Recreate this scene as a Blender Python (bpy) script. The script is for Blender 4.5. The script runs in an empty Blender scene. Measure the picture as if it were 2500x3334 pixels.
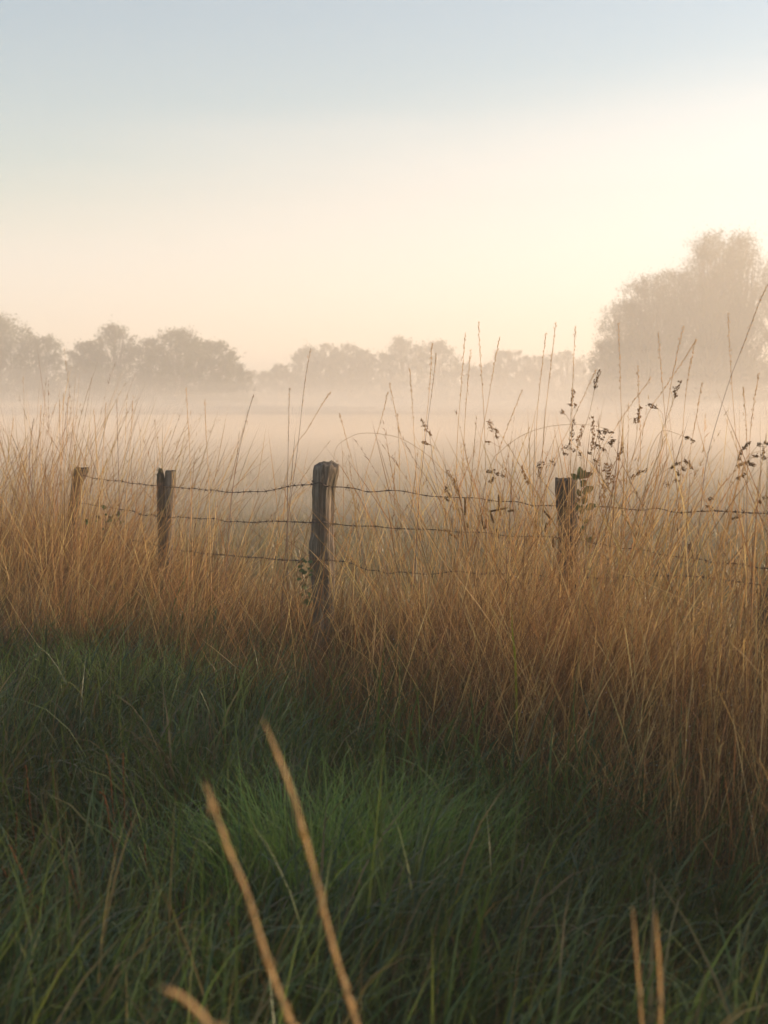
import bpy, math, random
import numpy as np
from mathutils import Vector, Matrix

# ------------------------------------------------------------------ camera, world, sun, exposure
SC = bpy.context.scene
COL = SC.collection
R = math.radians
CAM_H = 1.35
F = 1667.0 / math.tan(R(20.0))          # focal length in photograph pixels (2500 x 3334)
HORIZON = 1308.0
PITCH = math.atan((1667.0 - HORIZON) / F)
cd = bpy.data.cameras.new('camera')
cam = bpy.data.objects.new('camera', cd)
COL.objects.link(cam)
cam.location = (0, 0, CAM_H)
cam.rotation_euler = (math.pi / 2 - PITCH, 0, 0)
cd.sensor_fit = 'VERTICAL'
cd.sensor_height = 24.0
cd.lens = 12.0 / math.tan(R(20.0))
cd.clip_start = 0.05
cd.clip_end = 5000.0
cd.dof.use_dof = True
cd.dof.focus_distance = 6.6
cd.dof.aperture_fstop = 3.2
SC.camera = cam

SUN_EL, SUN_AZ = 10.5, 75.0              # azimuth clockwise from the view direction (+Y towards +X)
W = bpy.data.worlds.new('World')
SC.world = W
W.use_nodes = True
wn, wl = W.node_tree.nodes, W.node_tree.links
wn.clear()
sky = wn.new('ShaderNodeTexSky')
sky.sky_type = 'NISHITA'
sky.sun_disc = False
sky.sun_elevation = R(SUN_EL)
sky.sun_rotation = R(SUN_AZ)
sky.air_density = 1.2
sky.dust_density = 0.6
sky.ozone_density = 2.2
# a thin sheet of high cloud with a soft edge slanting across the sky
tc = wn.new('ShaderNodeTexCoord')


def _dir(xs, ys):
    v = Vector(((xs - 1250.0) / F, 1.0, -(ys - 1667.0) / F))
    return (Matrix.Rotation(-PITCH, 3, 'X') @ v).normalized()


edge = _dir(1350, 330).cross(_dir(0, 540)).normalized()
if edge.z > 0:
    edge = -edge
dot = wn.new('ShaderNodeVectorMath')
dot.operation = 'DOT_PRODUCT'
dot.inputs[1].default_value = edge
mp = wn.new('ShaderNodeMapping')
mp.inputs['Rotation'].default_value = (0, R(12), 0)
mp.inputs['Scale'].default_value = (1.2, 1.2, 9.0)
nz = wn.new('ShaderNodeTexNoise')
nz.inputs['Scale'].default_value = 1.6
nz.inputs['Detail'].default_value = 5
nz.inputs['Roughness'].default_value = 0.5
ad = wn.new('ShaderNodeMath')
ad.operation = 'MULTIPLY_ADD'
ad.inputs[1].default_value = 0.10
rp = wn.new('ShaderNodeMapRange')
rp.interpolation_type = 'SMOOTHSTEP'
rp.inputs['From Min'].default_value = 0.02
rp.inputs['From Max'].default_value = 0.13
rp.inputs['To Min'].default_value = 0.0
rp.inputs['To Max'].default_value = 0.78
hs = wn.new('ShaderNodeHueSaturation')
hs.inputs['Saturation'].default_value = 0.06
hs.inputs['Value'].default_value = 1.16
mx = wn.new('ShaderNodeMix')
mx.data_type = 'RGBA'
bg = wn.new('ShaderNodeBackground')
bg.inputs['Strength'].default_value = 0.095
wo = wn.new('ShaderNodeOutputWorld')
wl.new(tc.outputs['Generated'], mp.inputs['Vector'])
wl.new(tc.outputs['Generated'], dot.inputs[0])
wl.new(mp.outputs['Vector'], nz.inputs['Vector'])
wl.new(nz.outputs['Fac'], ad.inputs[0])
wl.new(dot.outputs['Value'], ad.inputs[2])
wl.new(ad.outputs['Value'], rp.inputs['Value'])
wl.new(sky.outputs['Color'], hs.inputs['Color'])
wl.new(rp.outputs['Result'], mx.inputs[0])
wl.new(sky.outputs['Color'], mx.inputs[6])
wl.new(hs.outputs['Color'], mx.inputs[7])
wl.new(mx.outputs[2], bg.inputs['Color'])
wl.new(bg.outputs['Background'], wo.inputs['Surface'])

sd = bpy.data.lights.new('sun', 'SUN')
sd.energy = 5.0
sd.angle = R(0.6)
sd.color = (1.0, 0.71, 0.45)
sun = bpy.data.objects.new('sun', sd)
COL.objects.link(sun)
to_sun = Vector((math.sin(R(SUN_AZ)) * math.cos(R(SUN_EL)), math.cos(R(SUN_AZ)) * math.cos(R(SUN_EL)), math.sin(R(SUN_EL))))
sun.rotation_euler = to_sun.to_track_quat('Z', 'Y').to_euler()
sun.location = to_sun * 60

SC.view_settings.view_transform = 'Standard'
SC.view_settings.look = 'None'
SC.view_settings.exposure = 1.35
SC.view_settings.gamma = 1.0
SC.view_settings.use_curve_mapping = False
SC.render.engine = 'CYCLES'
SC.cycles.use_denoising = True
SC.cycles.use_adaptive_sampling = True
SC.cycles.adaptive_threshold = 0.015
SC.cycles.max_bounces = 8
SC.cycles.diffuse_bounces = 3
SC.cycles.glossy_bounces = 2
SC.cycles.transmission_bounces = 4
SC.cycles.volume_bounces = 3
SC.cycles.sample_clamp_indirect = 6.0

HAZE_DENSITY = 0.0041
MIST_NEAR, MIST_FAR = 0.095, 0.0018

# ------------------------------------------------------------------ helpers
rng = np.random.default_rng(11)
random.seed(5)


def P(xs, ys, Y):
    """World point seen at photograph pixel (xs, ys) at distance Y in front of the camera."""
    cx, cy = (xs - 1250.0) / F, -(ys - 1667.0) / F
    c, s = math.cos(PITCH), math.sin(PITCH)
    dy, dz = c + cy * s, cy * c - s
    return np.array([cx * Y / dy, Y, CAM_H + dz * Y / dy])


def px_of(X, Y):
    return 1250.0 + X / Y * F


def vnoise(x, y, seed=0):
    """Cheap smooth value noise, vectorised."""
    xi, yi = np.floor(x).astype(np.int64), np.floor(y).astype(np.int64)
    xf, yf = x - xi, y - yi
    u, v = xf * xf * (3 - 2 * xf), yf * yf * (3 - 2 * yf)

    def h(a, b):
        n = (a * 374761393 + b * 668265263 + seed * 974711) & 0x7fffffff
        n = ((n ^ (n >> 13)) * 1274126177) & 0x7fffffff
        return ((n ^ (n >> 16)) & 0xffff) / 65535.0
    return (h(xi, yi) * (1 - u) + h(xi + 1, yi) * u) * (1 - v) + (h(xi, yi + 1) * (1 - u) + h(xi + 1, yi + 1) * u) * v


def ground_z(x, y):
    x, y = np.asarray(x, float), np.asarray(y, float)
    near = np.clip(1.0 - np.maximum(y - 20, 0) / 30, 0, 1)
    return near * (0.07 * (vnoise(x * .9 + 7, y * .9 + 3, 3) - .5) + 0.03 * (vnoise(x * 3.1, y * 3.1, 4) - .5))


def new_mat(name, color=(0.2, 0.2, 0.2), rough=0.7, translucent=0.0, attr=None, spec=0.3, hue_noise=None):
    m = bpy.data.materials.new(name)
    m.use_nodes = True
    n, l = m.node_tree.nodes, m.node_tree.links
    b = n['Principled BSDF']
    b.inputs['Base Color'].default_value = (*color, 1)
    b.inputs['Roughness'].default_value = rough
    b.inputs['Specular IOR Level'].default_value = spec
    src = None
    if attr:
        a = n.new('ShaderNodeAttribute')
        a.attribute_name = attr
        src = a.outputs['Color']
    if hue_noise:
        t = n.new('ShaderNodeTexCoord')
        z = n.new('ShaderNodeTexNoise')
        z.inputs['Scale'].default_value = hue_noise[0]
        z.inputs['Detail'].default_value = 4
        l.new(t.outputs['Object'], z.inputs['Vector'])
        r = n.new('ShaderNodeMapRange')
        r.inputs['From Min'].default_value = .3
        r.inputs['From Max'].default_value = .7
        r.inputs['To Min'].default_value = 1 - hue_noise[1]
        r.inputs['To Max'].default_value = 1 + hue_noise[1]
        l.new(z.outputs['Fac'], r.inputs['Value'])
        h = n.new('ShaderNodeHueSaturation')
        if src is not None:
            l.new(src, h.inputs['Color'])
        else:
            h.inputs['Color'].default_value = (*color, 1)
        l.new(r.outputs['Result'], h.inputs['Value'])
        src = h.outputs['Color']
    if src is not None:
        l.new(src, b.inputs['Base Color'])
    if translucent > 0:
        t = n.new('ShaderNodeBsdfTranslucent')
        t.inputs['Color'].default_value = (*color, 1)
        if src is not None:
            l.new(src, t.inputs['Color'])
        mix = n.new('ShaderNodeMixShader')
        mix.inputs['Fac'].default_value = translucent
        l.new(b.outputs['BSDF'], mix.inputs[1])
        l.new(t.outputs['BSDF'], mix.inputs[2])
        l.new(mix.outputs['Shader'], n['Material Output'].inputs['Surface'])
    return m


def mesh_data(name, verts, quads=None, tris=None, mat=None, cols=None, smooth=False):
    verts = np.asarray(verts, np.float32).reshape(-1, 3)
    me = bpy.data.meshes.new(name)
    me.vertices.add(len(verts))
    me.vertices.foreach_set('co', verts.ravel())
    parts, sizes = [], []
    if quads is not None and len(quads):
        q = np.asarray(quads, np.int32).reshape(-1, 4)
        parts.append(q.ravel())
        sizes.append(np.full(len(q), 4, np.int32))
    if tris is not None and len(tris):
        t = np.asarray(tris, np.int32).reshape(-1, 3)
        parts.append(t.ravel())
        sizes.append(np.full(len(t), 3, np.int32))
    loops, sizes = np.concatenate(parts), np.concatenate(sizes)
    me.loops.add(len(loops))
    me.loops.foreach_set('vertex_index', loops)
    me.polygons.add(len(sizes))
    me.polygons.foreach_set('loop_start', np.concatenate(([0], np.cumsum(sizes)[:-1])).astype(np.int32))
    if smooth:
        me.polygons.foreach_set('use_smooth', np.ones(len(sizes), bool))
    if cols is not None:
        a = me.color_attributes.new('tint', 'FLOAT_COLOR', 'POINT')
        c = np.ones((len(verts), 4), np.float32)
        c[:, :3] = cols
        a.data.foreach_set('color', c.ravel())
    me.update(calc_edges=True)
    if mat:
        me.materials.append(mat)
    return me


def link(name, me, parent=None, loc=(0, 0, 0)):
    o = bpy.data.objects.new(name, me)
    COL.objects.link(o)
    o.location = loc
    if parent is not None:
        o.parent = parent
    return o


def tag(o, label=None, cat=None, group=None, kind=None):
    for k, v in (('label', label), ('category', cat), ('group', group), ('kind', kind)):
        if v:
            o[k] = v
    return o


def thing(name, label, cat, loc, group=None):
    o = bpy.data.objects.new(name, None)
    o.empty_display_size = 0.05
    COL.objects.link(o)
    o.location = loc
    return tag(o, label, cat, group)


class MB:
    """Collects shapes into one mesh."""
    def __init__(self):
        self.v, self.q, self.t, self.c, self.n = [], [], [], [], 0

    def add(self, v, q=None, t=None, c=None):
        v = np.asarray(v, float).reshape(-1, 3)
        self.v.append(v)
        if q is not None and len(q):
            self.q.append(np.asarray(q, int).reshape(-1, 4) + self.n)
        if t is not None and len(t):
            self.t.append(np.asarray(t, int).reshape(-1, 3) + self.n)
        if c is not None:
            self.c.append(np.broadcast_to(np.asarray(c, float), (len(v), 3)))
        self.n += len(v)

    def tube(self, pts, rad, k=5, c=None, cap=True):
        pts = np.asarray(pts, float)
        n = len(pts)
        rad = np.broadcast_to(np.asarray(rad, float), (n,))
        tan = np.gradient(pts, axis=0)
        tan /= np.linalg.norm(tan, axis=1)[:, None] + 1e-12
        ref = np.array([0.31, 0.17, 0.93]) if abs(tan[0][2]) < .9 else np.array([.93, .31, .17])
        a = np.cross(tan, ref)
        a /= np.linalg.norm(a, axis=1)[:, None] + 1e-12
        b = np.cross(tan, a)
        ang = np.arange(k) * 2 * math.pi / k
        v = pts[:, None, :] + rad[:, None, None] * (np.cos(ang)[None, :, None] * a[:, None, :] + np.sin(ang)[None, :, None] * b[:, None, :])
        i = np.arange(n - 1)[:, None] * k
        j = np.arange(k)[None, :]
        j2 = (j + 1) % k
        q = np.stack([i + j, i + j2, i + k + j2, i + k + j], -1).reshape(-1, 4)
        t = []
        if cap:
            for m in range(1, k - 1):
                t.append((0, m + 1, m))
                e = (n - 1) * k
                t.append((e, e + m, e + m + 1))
        self.add(v, q, t, c)

    def data(self, name, mat, smooth=False):
        return mesh_data(name, np.concatenate(self.v), np.concatenate(self.q) if self.q else None,
                         np.concatenate(self.t) if self.t else None, mat, np.concatenate(self.c) if self.c else None, smooth)

    def build(self, name, mat, parent=None, loc=(0, 0, 0), smooth=False):
        return link(name, self.data(name, mat, smooth), parent, loc)


def smooth_path(pts, n):
    """Catmull-Rom through pts, n samples."""
    p = np.asarray(pts, float)
    if len(p) == 2:
        return p[0] + (p[1] - p[0]) * np.linspace(0, 1, n)[:, None]
    e = np.vstack([2 * p[0] - p[1], p, 2 * p[-1] - p[-2]])
    s = np.linspace(0, len(p) - 1 - 1e-9, n)
    i = s.astype(int)
    t = (s - i)[:, None]
    a, b, c, d = e[i], e[i + 1], e[i + 2], e[i + 3]
    return .5 * (2 * b + (c - a) * t + (2 * a - 5 * b + 4 * c - d) * t * t + (3 * b - a - 3 * c + d) * t ** 3)


def ribbons(base, L, phi, th0, th1, width, nseg, cols, psi=None, taper=1.3, head=None, power=1.4):
    """Many tapering grass blades as quad strips."""
    N = len(L)
    t = np.linspace(0, 1, nseg + 1)
    tm = (t[1:] + t[:-1]) / 2
    ang = th0[:, None] + th1[:, None] * tm[None, :] ** power
    step = (L / nseg)[:, None]
    dx, dz = np.sin(ang) * step, np.cos(ang) * step
    zero = np.zeros((N, 1))
    h = np.concatenate([zero, np.cumsum(dx, 1)], 1)
    z = np.concatenate([zero, np.cumsum(dz, 1)], 1)
    c = np.stack([base[:, 0:1] + h * np.cos(phi)[:, None], base[:, 1:2] + h * np.sin(phi)[:, None], base[:, 2:3] + z], -1)
    if psi is None:
        psi = rng.uniform(0, math.pi, N)
    tw = psi[:, None] + rng.uniform(-.9, .9, N)[:, None] * t[None, :]
    side = np.stack([np.cos(tw), np.sin(tw), np.zeros_like(tw)], -1)
    prof = np.clip(1 - t ** taper, 0.06, 1) * (0.75 + 0.25 * np.minimum(t * 4, 1))
    wv = width[:, None] * prof[None, :]
    if head is not None:
        wv = wv + head[:, None] * np.where((t > .74) & (t < .99), 1.0, 0)[None, :] * rng.uniform(.4, 1.3, (N, nseg + 1))
    v = np.stack([c - side * wv[..., None] / 2, c + side * wv[..., None] / 2], 2)
    idx = (np.arange(N) * (nseg + 1) * 2)[:, None] + (np.arange(nseg) * 2)[None, :]
    q = np.stack([idx, idx + 1, idx + 3, idx + 2], -1).reshape(-1, 4)
    return v.reshape(-1, 3), q, np.repeat(cols, (nseg + 1) * 2, axis=0)


def palette(N, cols, jitter=.18):
    c = np.asarray(cols)[rng.integers(0, len(cols), N)]
    return np.clip(c * (1 + rng.uniform(-jitter, jitter, (N, 1))) * (1 + rng.uniform(-.06, .06, (N, 3))), 0, 1)


# ------------------------------------------------------------------ materials
M_dry = new_mat('dry_grass', (.4, .27, .12), .6, .45, 'tint', .25)
M_green = new_mat('green_grass', (.06, .11, .03), .42, .38, 'tint', .4)
M_leaf = new_mat('tree_foliage', (.05, .08, .03), .6, .3, 'tint', .2)
M_bark = new_mat('tree_bark', (.09, .07, .05), .9, hue_noise=(6, .4))
M_straw = new_mat('straw_stem', (.44, .29, .13), .55, .25, None, .3, (40, .25))
M_pale = new_mat('bleached_stem', (.66, .47, .24), .5, .5, None, .35, (30, .25))
M_purple = new_mat('purple_stem', (.17, .09, .07), .55, .1, None, .3, (30, .25))
M_seed = new_mat('seed_head', (.34, .19, .065), .8, .4, None, .15, (150, .35))
M_seed_dark = new_mat('dark_seed_head', (.16, .095, .040), .8, .35, None, .15, (150, .35))
M_rust = new_mat('rust_stem', (.20, .07, .025), .7, .1, None, .2, (60, .4))
M_twig = new_mat('twig_leaf', (.10, .14, .04), .45, .3, None, .4, (60, .25))
M_twig_brown = new_mat('browning_leaf', (.16, .11, .045), .55, .25, None, .3, (60, .3))
M_wire = new_mat('rusty_wire', (.075, .05, .04), .65, 0, None, .4, (90, .4))
M_wire.node_tree.nodes['Principled BSDF'].inputs['Metallic'].default_value = .45
M_lime = new_mat('yellow_green_blade', (.28, .30, .03), .45, .5, None, .4, (30, .2))


def wood(name, c0, c1, c2, top=None):
    m = bpy.data.materials.new(name)
    m.use_nodes = True
    n, l = m.node_tree.nodes, m.node_tree.links
    b = n['Principled BSDF']
    b.inputs['Roughness'].default_value = .88
    b.inputs['Specular IOR Level'].default_value = .2
    t = n.new('ShaderNodeTexCoord')
    mp = n.new('ShaderNodeMapping')
    mp.inputs['Scale'].default_value = (75, 75, 3.2)
    l.new(t.outputs['Object'], mp.inputs['Vector'])
    z = n.new('ShaderNodeTexNoise')
    z.inputs['Scale'].default_value = 1.0
    z.inputs['Detail'].default_value = 8
    z.inputs['Roughness'].default_value = .65
    z.inputs['Distortion'].default_value = .5
    l.new(mp.outputs['Vector'], z.inputs['Vector'])
    r = n.new('ShaderNodeValToRGB')
    e = r.color_ramp.elements
    e[0].position, e[0].color = .28, (*c0, 1)
    e[1].position, e[1].color = .72, (*c2, 1)
    k = e.new(.5)
    k.color = (*c1, 1)
    l.new(z.outputs['Fac'], r.inputs['Fac'])
    z2 = n.new('ShaderNodeTexNoise')
    z2.inputs['Scale'].default_value = 9
    z2.inputs['Detail'].default_value = 5
    l.new(t.outputs['Object'], z2.inputs['Vector'])
    mr = n.new('ShaderNodeMapRange')
    mr.inputs['From Min'].default_value = .38
    mr.inputs['From Max'].default_value = .66
    mr.inputs['To Min'].default_value = 0
    mr.inputs['To Max'].default_value = .55
    l.new(z2.outputs['Fac'], mr.inputs['Value'])
    mix = n.new('ShaderNodeMix')
    mix.data_type = 'RGBA'
    mix.inputs[7].default_value = (.075, .07, .04, 1)      # algae and lichen film
    l.new(mr.outputs['Result'], mix.inputs[0])
    l.new(r.outputs['Color'], mix.inputs[6])
    l.new(mix.outputs[2], b.inputs['Base Color'])
    bp = n.new('ShaderNodeBump')
    bp.inputs['Strength'].default_value = .9
    bp.inputs['Distance'].default_value = .008
    l.new(z.outputs['Fac'], bp.inputs['Height'])
    l.new(bp.outputs['Normal'], b.inputs['Normal'])
    return m


M_wood = wood('weathered_wood', (.035, .026, .018), (.17, .135, .105), (.38, .32, .25))
M_wood_dark = wood('damp_dark_wood', (.03, .022, .016), (.10, .075, .055), (.20, .155, .115))
M_moss = new_mat('moss', (.05, .055, .02), .95, 0, None, .1, (120, .5))

# ground
M_ground = bpy.data.materials.new('meadow_ground')
M_ground.use_nodes = True
n, l = M_ground.node_tree.nodes, M_ground.node_tree.links
b = n['Principled BSDF']
b.inputs['Roughness'].default_value = .95
b.inputs['Specular IOR Level'].default_value = .1
t = n.new('ShaderNodeTexCoord')
z = n.new('ShaderNodeTexNoise')
z.inputs['Scale'].default_value = .35
z.inputs['Detail'].default_value = 9
z.inputs['Roughness'].default_value = .65
l.new(t.outputs['Object'], z.inputs['Vector'])
r = n.new('ShaderNodeValToRGB')
e = r.color_ramp.elements
e[0].position, e[0].color = .3, (.08, .07, .03, 1)
e[1].position, e[1].color = .7, (.22, .17, .08, 1)
l.new(z.outputs['Fac'], r.inputs['Fac'])
z2 = n.new('ShaderNodeTexNoise')
z2.inputs['Scale'].default_value = 22
z2.inputs['Detail'].default_value = 6
l.new(t.outputs['Object'], z2.inputs['Vector'])
mix = n.new('ShaderNodeMix')
mix.data_type = 'RGBA'
mix.blend_type = 'OVERLAY'
mix.inputs[0].default_value = .6
l.new(r.outputs['Color'], mix.inputs[6])
l.new(z2.outputs['Fac'], mix.inputs[7])
l.new(mix.outputs[2], b.inputs['Base Color'])
bp = n.new('ShaderNodeBump')
bp.inputs['Strength'].default_value = .8
bp.inputs['Distance'].default_value = .05
l.new(z2.outputs['Fac'], bp.inputs['Height'])
l.new(bp.outputs['Normal'], b.inputs['Normal'])

# ------------------------------------------------------------------ the ground
gx = np.unique(np.concatenate([np.linspace(-690, 690, 24), np.linspace(-30, 30, 40), np.linspace(-5, 5, 60)]))
gy = np.unique(np.concatenate([np.linspace(-690, 690, 24), np.linspace(-6, 60, 40), np.linspace(1, 13, 70)]))
GX, GY = np.meshgrid(gx, gy)
gv = np.stack([GX, GY, ground_z(GX, GY)], -1).reshape(-1, 3)
nx = len(gx)
ii, jj = np.meshgrid(np.arange(len(gx) - 1), np.arange(len(gy) - 1))
g0 = (jj * nx + ii).ravel()
ground = link('ground', mesh_data('ground', gv, np.stack([g0, g0 + 1, g0 + nx + 1, g0 + nx], -1), None, M_ground, smooth=True))
tag(ground, 'flat meadow ground running back into the mist', 'ground', kind='structure')

# ------------------------------------------------------------------ fence posts
POST_Y = [9.2, 8.4, 6.6, 6.6, 5.0]


def make_post(name, label, Y, rows, mat, seed, depth=1.0, top_bulge=0.0, parent=None, foot=True, grooves=5):
    """rows: (ys, x_left, x_right) in the photograph from the top down; the round split stake stands at distance Y and goes on into the soil."""
    r_ = np.random.default_rng(seed)
    lv = []
    for ys, xl, xr in rows:
        a, b_ = P(xl, ys, Y), P(xr, ys, Y)
        lv.append((a[2], (a[0] + b_[0]) / 2, (b_[0] - a[0]) / 2))
    lv = np.array(lv)
    if foot:
        dz = lv[-1, 0] + .12
        sl = (lv[-1, 1] - lv[0, 1]) / (lv[-1, 0] - lv[0, 0])
        lv = np.vstack([lv, [-.12, lv[-1, 1] - sl * dz, lv[-1, 2] * 1.02]])
    K, NR = 40, 46
    zz = np.linspace(lv[0, 0], lv[-1, 0], NR)
    order = np.argsort(lv[:, 0])
    cx = np.interp(zz, lv[order, 0], lv[order, 1])
    hw = np.interp(zz, lv[order, 0], lv[order, 2])
    ang = np.arange(K) * 2 * math.pi / K
    # irregular section: a split, roughly rounded stake with drying cracks running along the grain
    sec = 1 + .05 * np.sin(2 * ang + r_.uniform(0, 6)) + .05 * np.sin(3 * ang + r_.uniform(0, 6)) + .03 * np.sin(5 * ang + r_.uniform(0, 6))
    sec = sec / np.abs(sec * np.cos(ang)).max()
    crack = np.zeros((NR, K))
    for _ in range(grooves + 6):
        c0 = r_.uniform(0, 2 * math.pi)
        w = r_.uniform(.06, .16)
        z0, z1 = sorted(r_.uniform(0, 1, 2))
        if r_.random() < .5:
            z0 = 0
        s = np.linspace(0, 1, NR)[:, None]
        d = (ang[None, :] - c0 - .12 * np.sin(s * 5 + c0) + math.pi) % (2 * math.pi) - math.pi
        crack += r_.uniform(.05, .13) * np.exp(-(d / w) ** 2) * np.clip((s - z0) * 12 + .3, 0, 1) * np.clip((z1 + .15 - s) * 6, 0, 1)
    ridge = .022 * np.sin(ang[None, :] * 13 + np.linspace(0, 3, NR)[:, None]) + .015 * r_.standard_normal((NR, K))
    rad = hw[:, None] * sec[None, :] * (1 - np.minimum(crack, .24) + ridge)
    base = np.array([cx[-1], Y, 0.0])
    topjit = np.zeros((NR, K))
    topjit[0] = .004 * r_.standard_normal(K) + top_bulge * np.cos(ang) * 0
    v = np.stack([cx[:, None] + rad * np.cos(ang)[None, :], Y + depth * rad * np.sin(ang)[None, :], zz[:, None] + topjit], -1)
    v = v.reshape(-1, 3) - base
    i = np.arange(NR - 1)[:, None] * K
    j = np.arange(K)[None, :]
    q = np.stack([i + j, i + K + j, i + K + (j + 1) % K, i + (j + 1) % K], -1).reshape(-1, 4)
    mb = MB()
    # weathered end grain: an uneven, slightly domed cap
    rings, caps = [v], []
    last = np.arange(K)
    off = len(v)
    for f_, up in ((.95, .002), (.6, .005 + top_bulge), (.25, .006 + top_bulge)):
        ring = v[:K].copy()
        c_ = ring.mean(0)
        ring = c_ + (ring - c_) * f_
        ring[:, 2] = v[:K, 2] * f_ + c_[2] * (1 - f_) + up + .0025 * r_.standard_normal(K)
        rings.append(ring)
        idx = off + np.arange(K)
        caps.append(np.stack([last, np.roll(last, -1), np.roll(idx, -1), idx], -1))
        last, off = idx, off + K
    v = np.vstack(rings + [rings[-1].mean(0)[None]])
    t_ = np.stack([last, np.roll(last, -1), np.full(K, off)], -1)
    me = mesh_data(name, v, np.vstack([q] + caps), t_, mat, smooth=True)
    if parent is not None:
        return link(name, me, parent, base - np.array(parent.location)), base, (cx, hw, zz)
    root = thing('fence_post', label, 'fence post', base, 'posts of the field fence')
    link(name, me, root)
    return root, base, (cx, hw, zz)


def s4(x, y): return 150 + x * .3315, 1450 + y * .3315


posts = []
# leaning post, far left
rows = [(1526, 241, 289), (1549, 233, 281), (1568, 232, 273), (1583, 231, 266), (1616, 228, 262), (1665, 221, 257), (1715, 218, 250), (1780, 213, 247)]
posts.append(make_post('stake', 'slim dark leaning fence post at the left end of the wire', POST_Y[0], rows, M_wood_dark, 3))
# split post
rows = [(1536, 536, 573), (1560, 535, 573), (1600, 533, 572), (1650, 532, 570), (1700, 532, 567), (1760, 531, 565)]
p2 = make_post('stake', 'split grey fence post with a mossy splinter, second from the left', POST_Y[1], rows, M_wood, 8)
posts.append(p2)
rows = [(1532, 517, 530), (1545, 511, 534), (1570, 510, 537), (1620, 510, 537), (1680, 511, 537), (1760, 514, 538)]
make_post('splinter', '', POST_Y[1] + .004, rows, M_wood_dark, 9, depth=1.5, parent=p2[0], grooves=3)
mb = MB()
for _ in range(46):
    a = random.uniform(-2.6, .4)
    c = np.array([P(522, 1540, POST_Y[1])[0] + .02 * math.cos(a) * random.uniform(.2, 1.1), POST_Y[1] - .02 + random.uniform(-.01, .02), P(522, random.uniform(1528, 1562), POST_Y[1])[2]])
    d = np.array([random.uniform(-.02, .006), random.uniform(-.012, .004), random.uniform(-.002, .015)])
    mb.tube([c, c + d * .6, c + d], [.0022, .0016, .0004], 4)
mb.build('moss_tuft', M_moss, p2[0], -np.array(p2[0].location))
# big pale post with a bulge
rows = [(1515, 1021, 1106), (1522, 1019, 1107), (1547, 1018, 1103), (1576, 1015, 1094), (1606, 1014, 1091), (1650, 1014, 1090), (1694, 1014.5, 1088), (1738, 1010, 1087),
        (1767, 1005, 1087), (1805, 1003, 1088), (1841, 1007, 1088), (1885, 1013, 1089.5), (1929, 1015, 1088), (1973, 1020, 1088)]
posts.append(make_post('stake', 'thick pale weathered fence post with a swollen knot, standing clear in the middle', POST_Y[2], rows, M_wood, 14, top_bulge=.008, grooves=8))
# overgrown post
rows = [(1563, 1806, 1882), (1590, 1804, 1880), (1636, 1808, 1882), (1680, 1813, 1884), (1735, 1816, 1886), (1790, 1815, 1888), (1860, 1816, 1890)]
posts.append(make_post('stake', 'overgrown fence post hidden in dry grass with a leafy twig beside it', POST_Y[3], rows, M_wood_dark, 21))
# stub at the frame edge
rows = [(1925, 2476, 2548), (1935, 2470, 2546), (1960, 2466, 2544), (2050, 2460, 2540)]
posts.append(make_post('stake', 'short dark fence post sunk in grass at the right edge', POST_Y[4], rows, M_wood_dark, 27))

# ------------------------------------------------------------------ barbed wire
barb = MB()
for k in range(3):                                     # wrapped coil of the barb
    a = np.linspace(0, 2 * math.pi, 9)
    barb.tube(np.stack([np.full(9, -.004 + .004 * k) + a * .0004, .0030 * np.cos(a), .0030 * np.sin(a)], -1), .0012, 4)
for a, x in ((.5, -.004), (.5 + math.pi, -.004), (2.0, .004), (2.0 + math.pi, .004)):
    barb.tube([[x, .003 * math.cos(a), .003 * math.sin(a)], [x * 1.6, .011 * math.cos(a), .011 * math.sin(a)], [x * 2, .019 * math.cos(a), .019 * math.sin(a)]], [.0013, .0011, .0004], 4)
ME_barb = barb.data('barb', M_wire)
st = MB()
a = np.linspace(0, math.pi, 9)
st.tube(np.stack([.011 * np.cos(a), -.004 - .012 * np.sin(a), .003 * np.cos(a) + .011 * np.sin(a)], -1), .0019, 5)
ME_staple = st.data('staple', M_wire)


def front(i, zs):
    """Front face of post i at height z: y of the side turned to the camera."""
    cx, hw, zz = posts[i][2]
    return POST_Y[i] - np.interp(zs, zz[::-1], hw[::-1]) * 1.0 - .003


def wire(label, spec, seed, loop=True):
    """spec: (photo x, photo y, distance) along the strand."""
    r_ = np.random.default_rng(seed)
    pts = np.array([P(*s) for s in spec])
    path = smooth_path(pts, 420)
    seg = np.linalg.norm(np.diff(path, axis=0), axis=1)
    s = np.concatenate([[0], np.cumsum(seg)])
    wob = smooth_path(r_.normal(0, .004, (60, 3)), 420)
    path = path + wob
    root = thing('barbed_wire', label, 'barbed wire', path[0], 'strands of the barbed wire fence')
    mb = MB()
    for ph in (0, math.pi):                            # two twisted strands
        off = np.stack([np.zeros(420), .0014 * np.cos(s * 150 + ph), .0014 * np.sin(s * 150 + ph)], -1)
        mb.tube(path + off - path[0], .0014, 4)
    if loop:                                           # wire end bent round the post
        a = np.linspace(0, 1.7 * math.pi, 14)
        mb.tube(np.stack([-.012 - .014 * np.cos(a) * .8, .01 + .0 * a, .016 * np.sin(a)], -1), .0022, 4)
    mb.build('strand', M_wire, root)
    d = .05
    while d < s[-1] - .05:
        p = np.array([np.interp(d, s, path[:, k]) for k in range(3)])
        p2_ = np.array([np.interp(d + .01, s, path[:, k]) for k in range(3)])
        o = link('barb', ME_barb, root, p - path[0])
        q_ = Vector(p2_ - p).to_track_quat('X', 'Z')
        o.rotation_euler = (q_.to_matrix() @ Matrix.Rotation(r_.uniform(0, 6), 3, 'X')).to_euler()
        d += r_.uniform(.085, .115)
    return root


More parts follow.
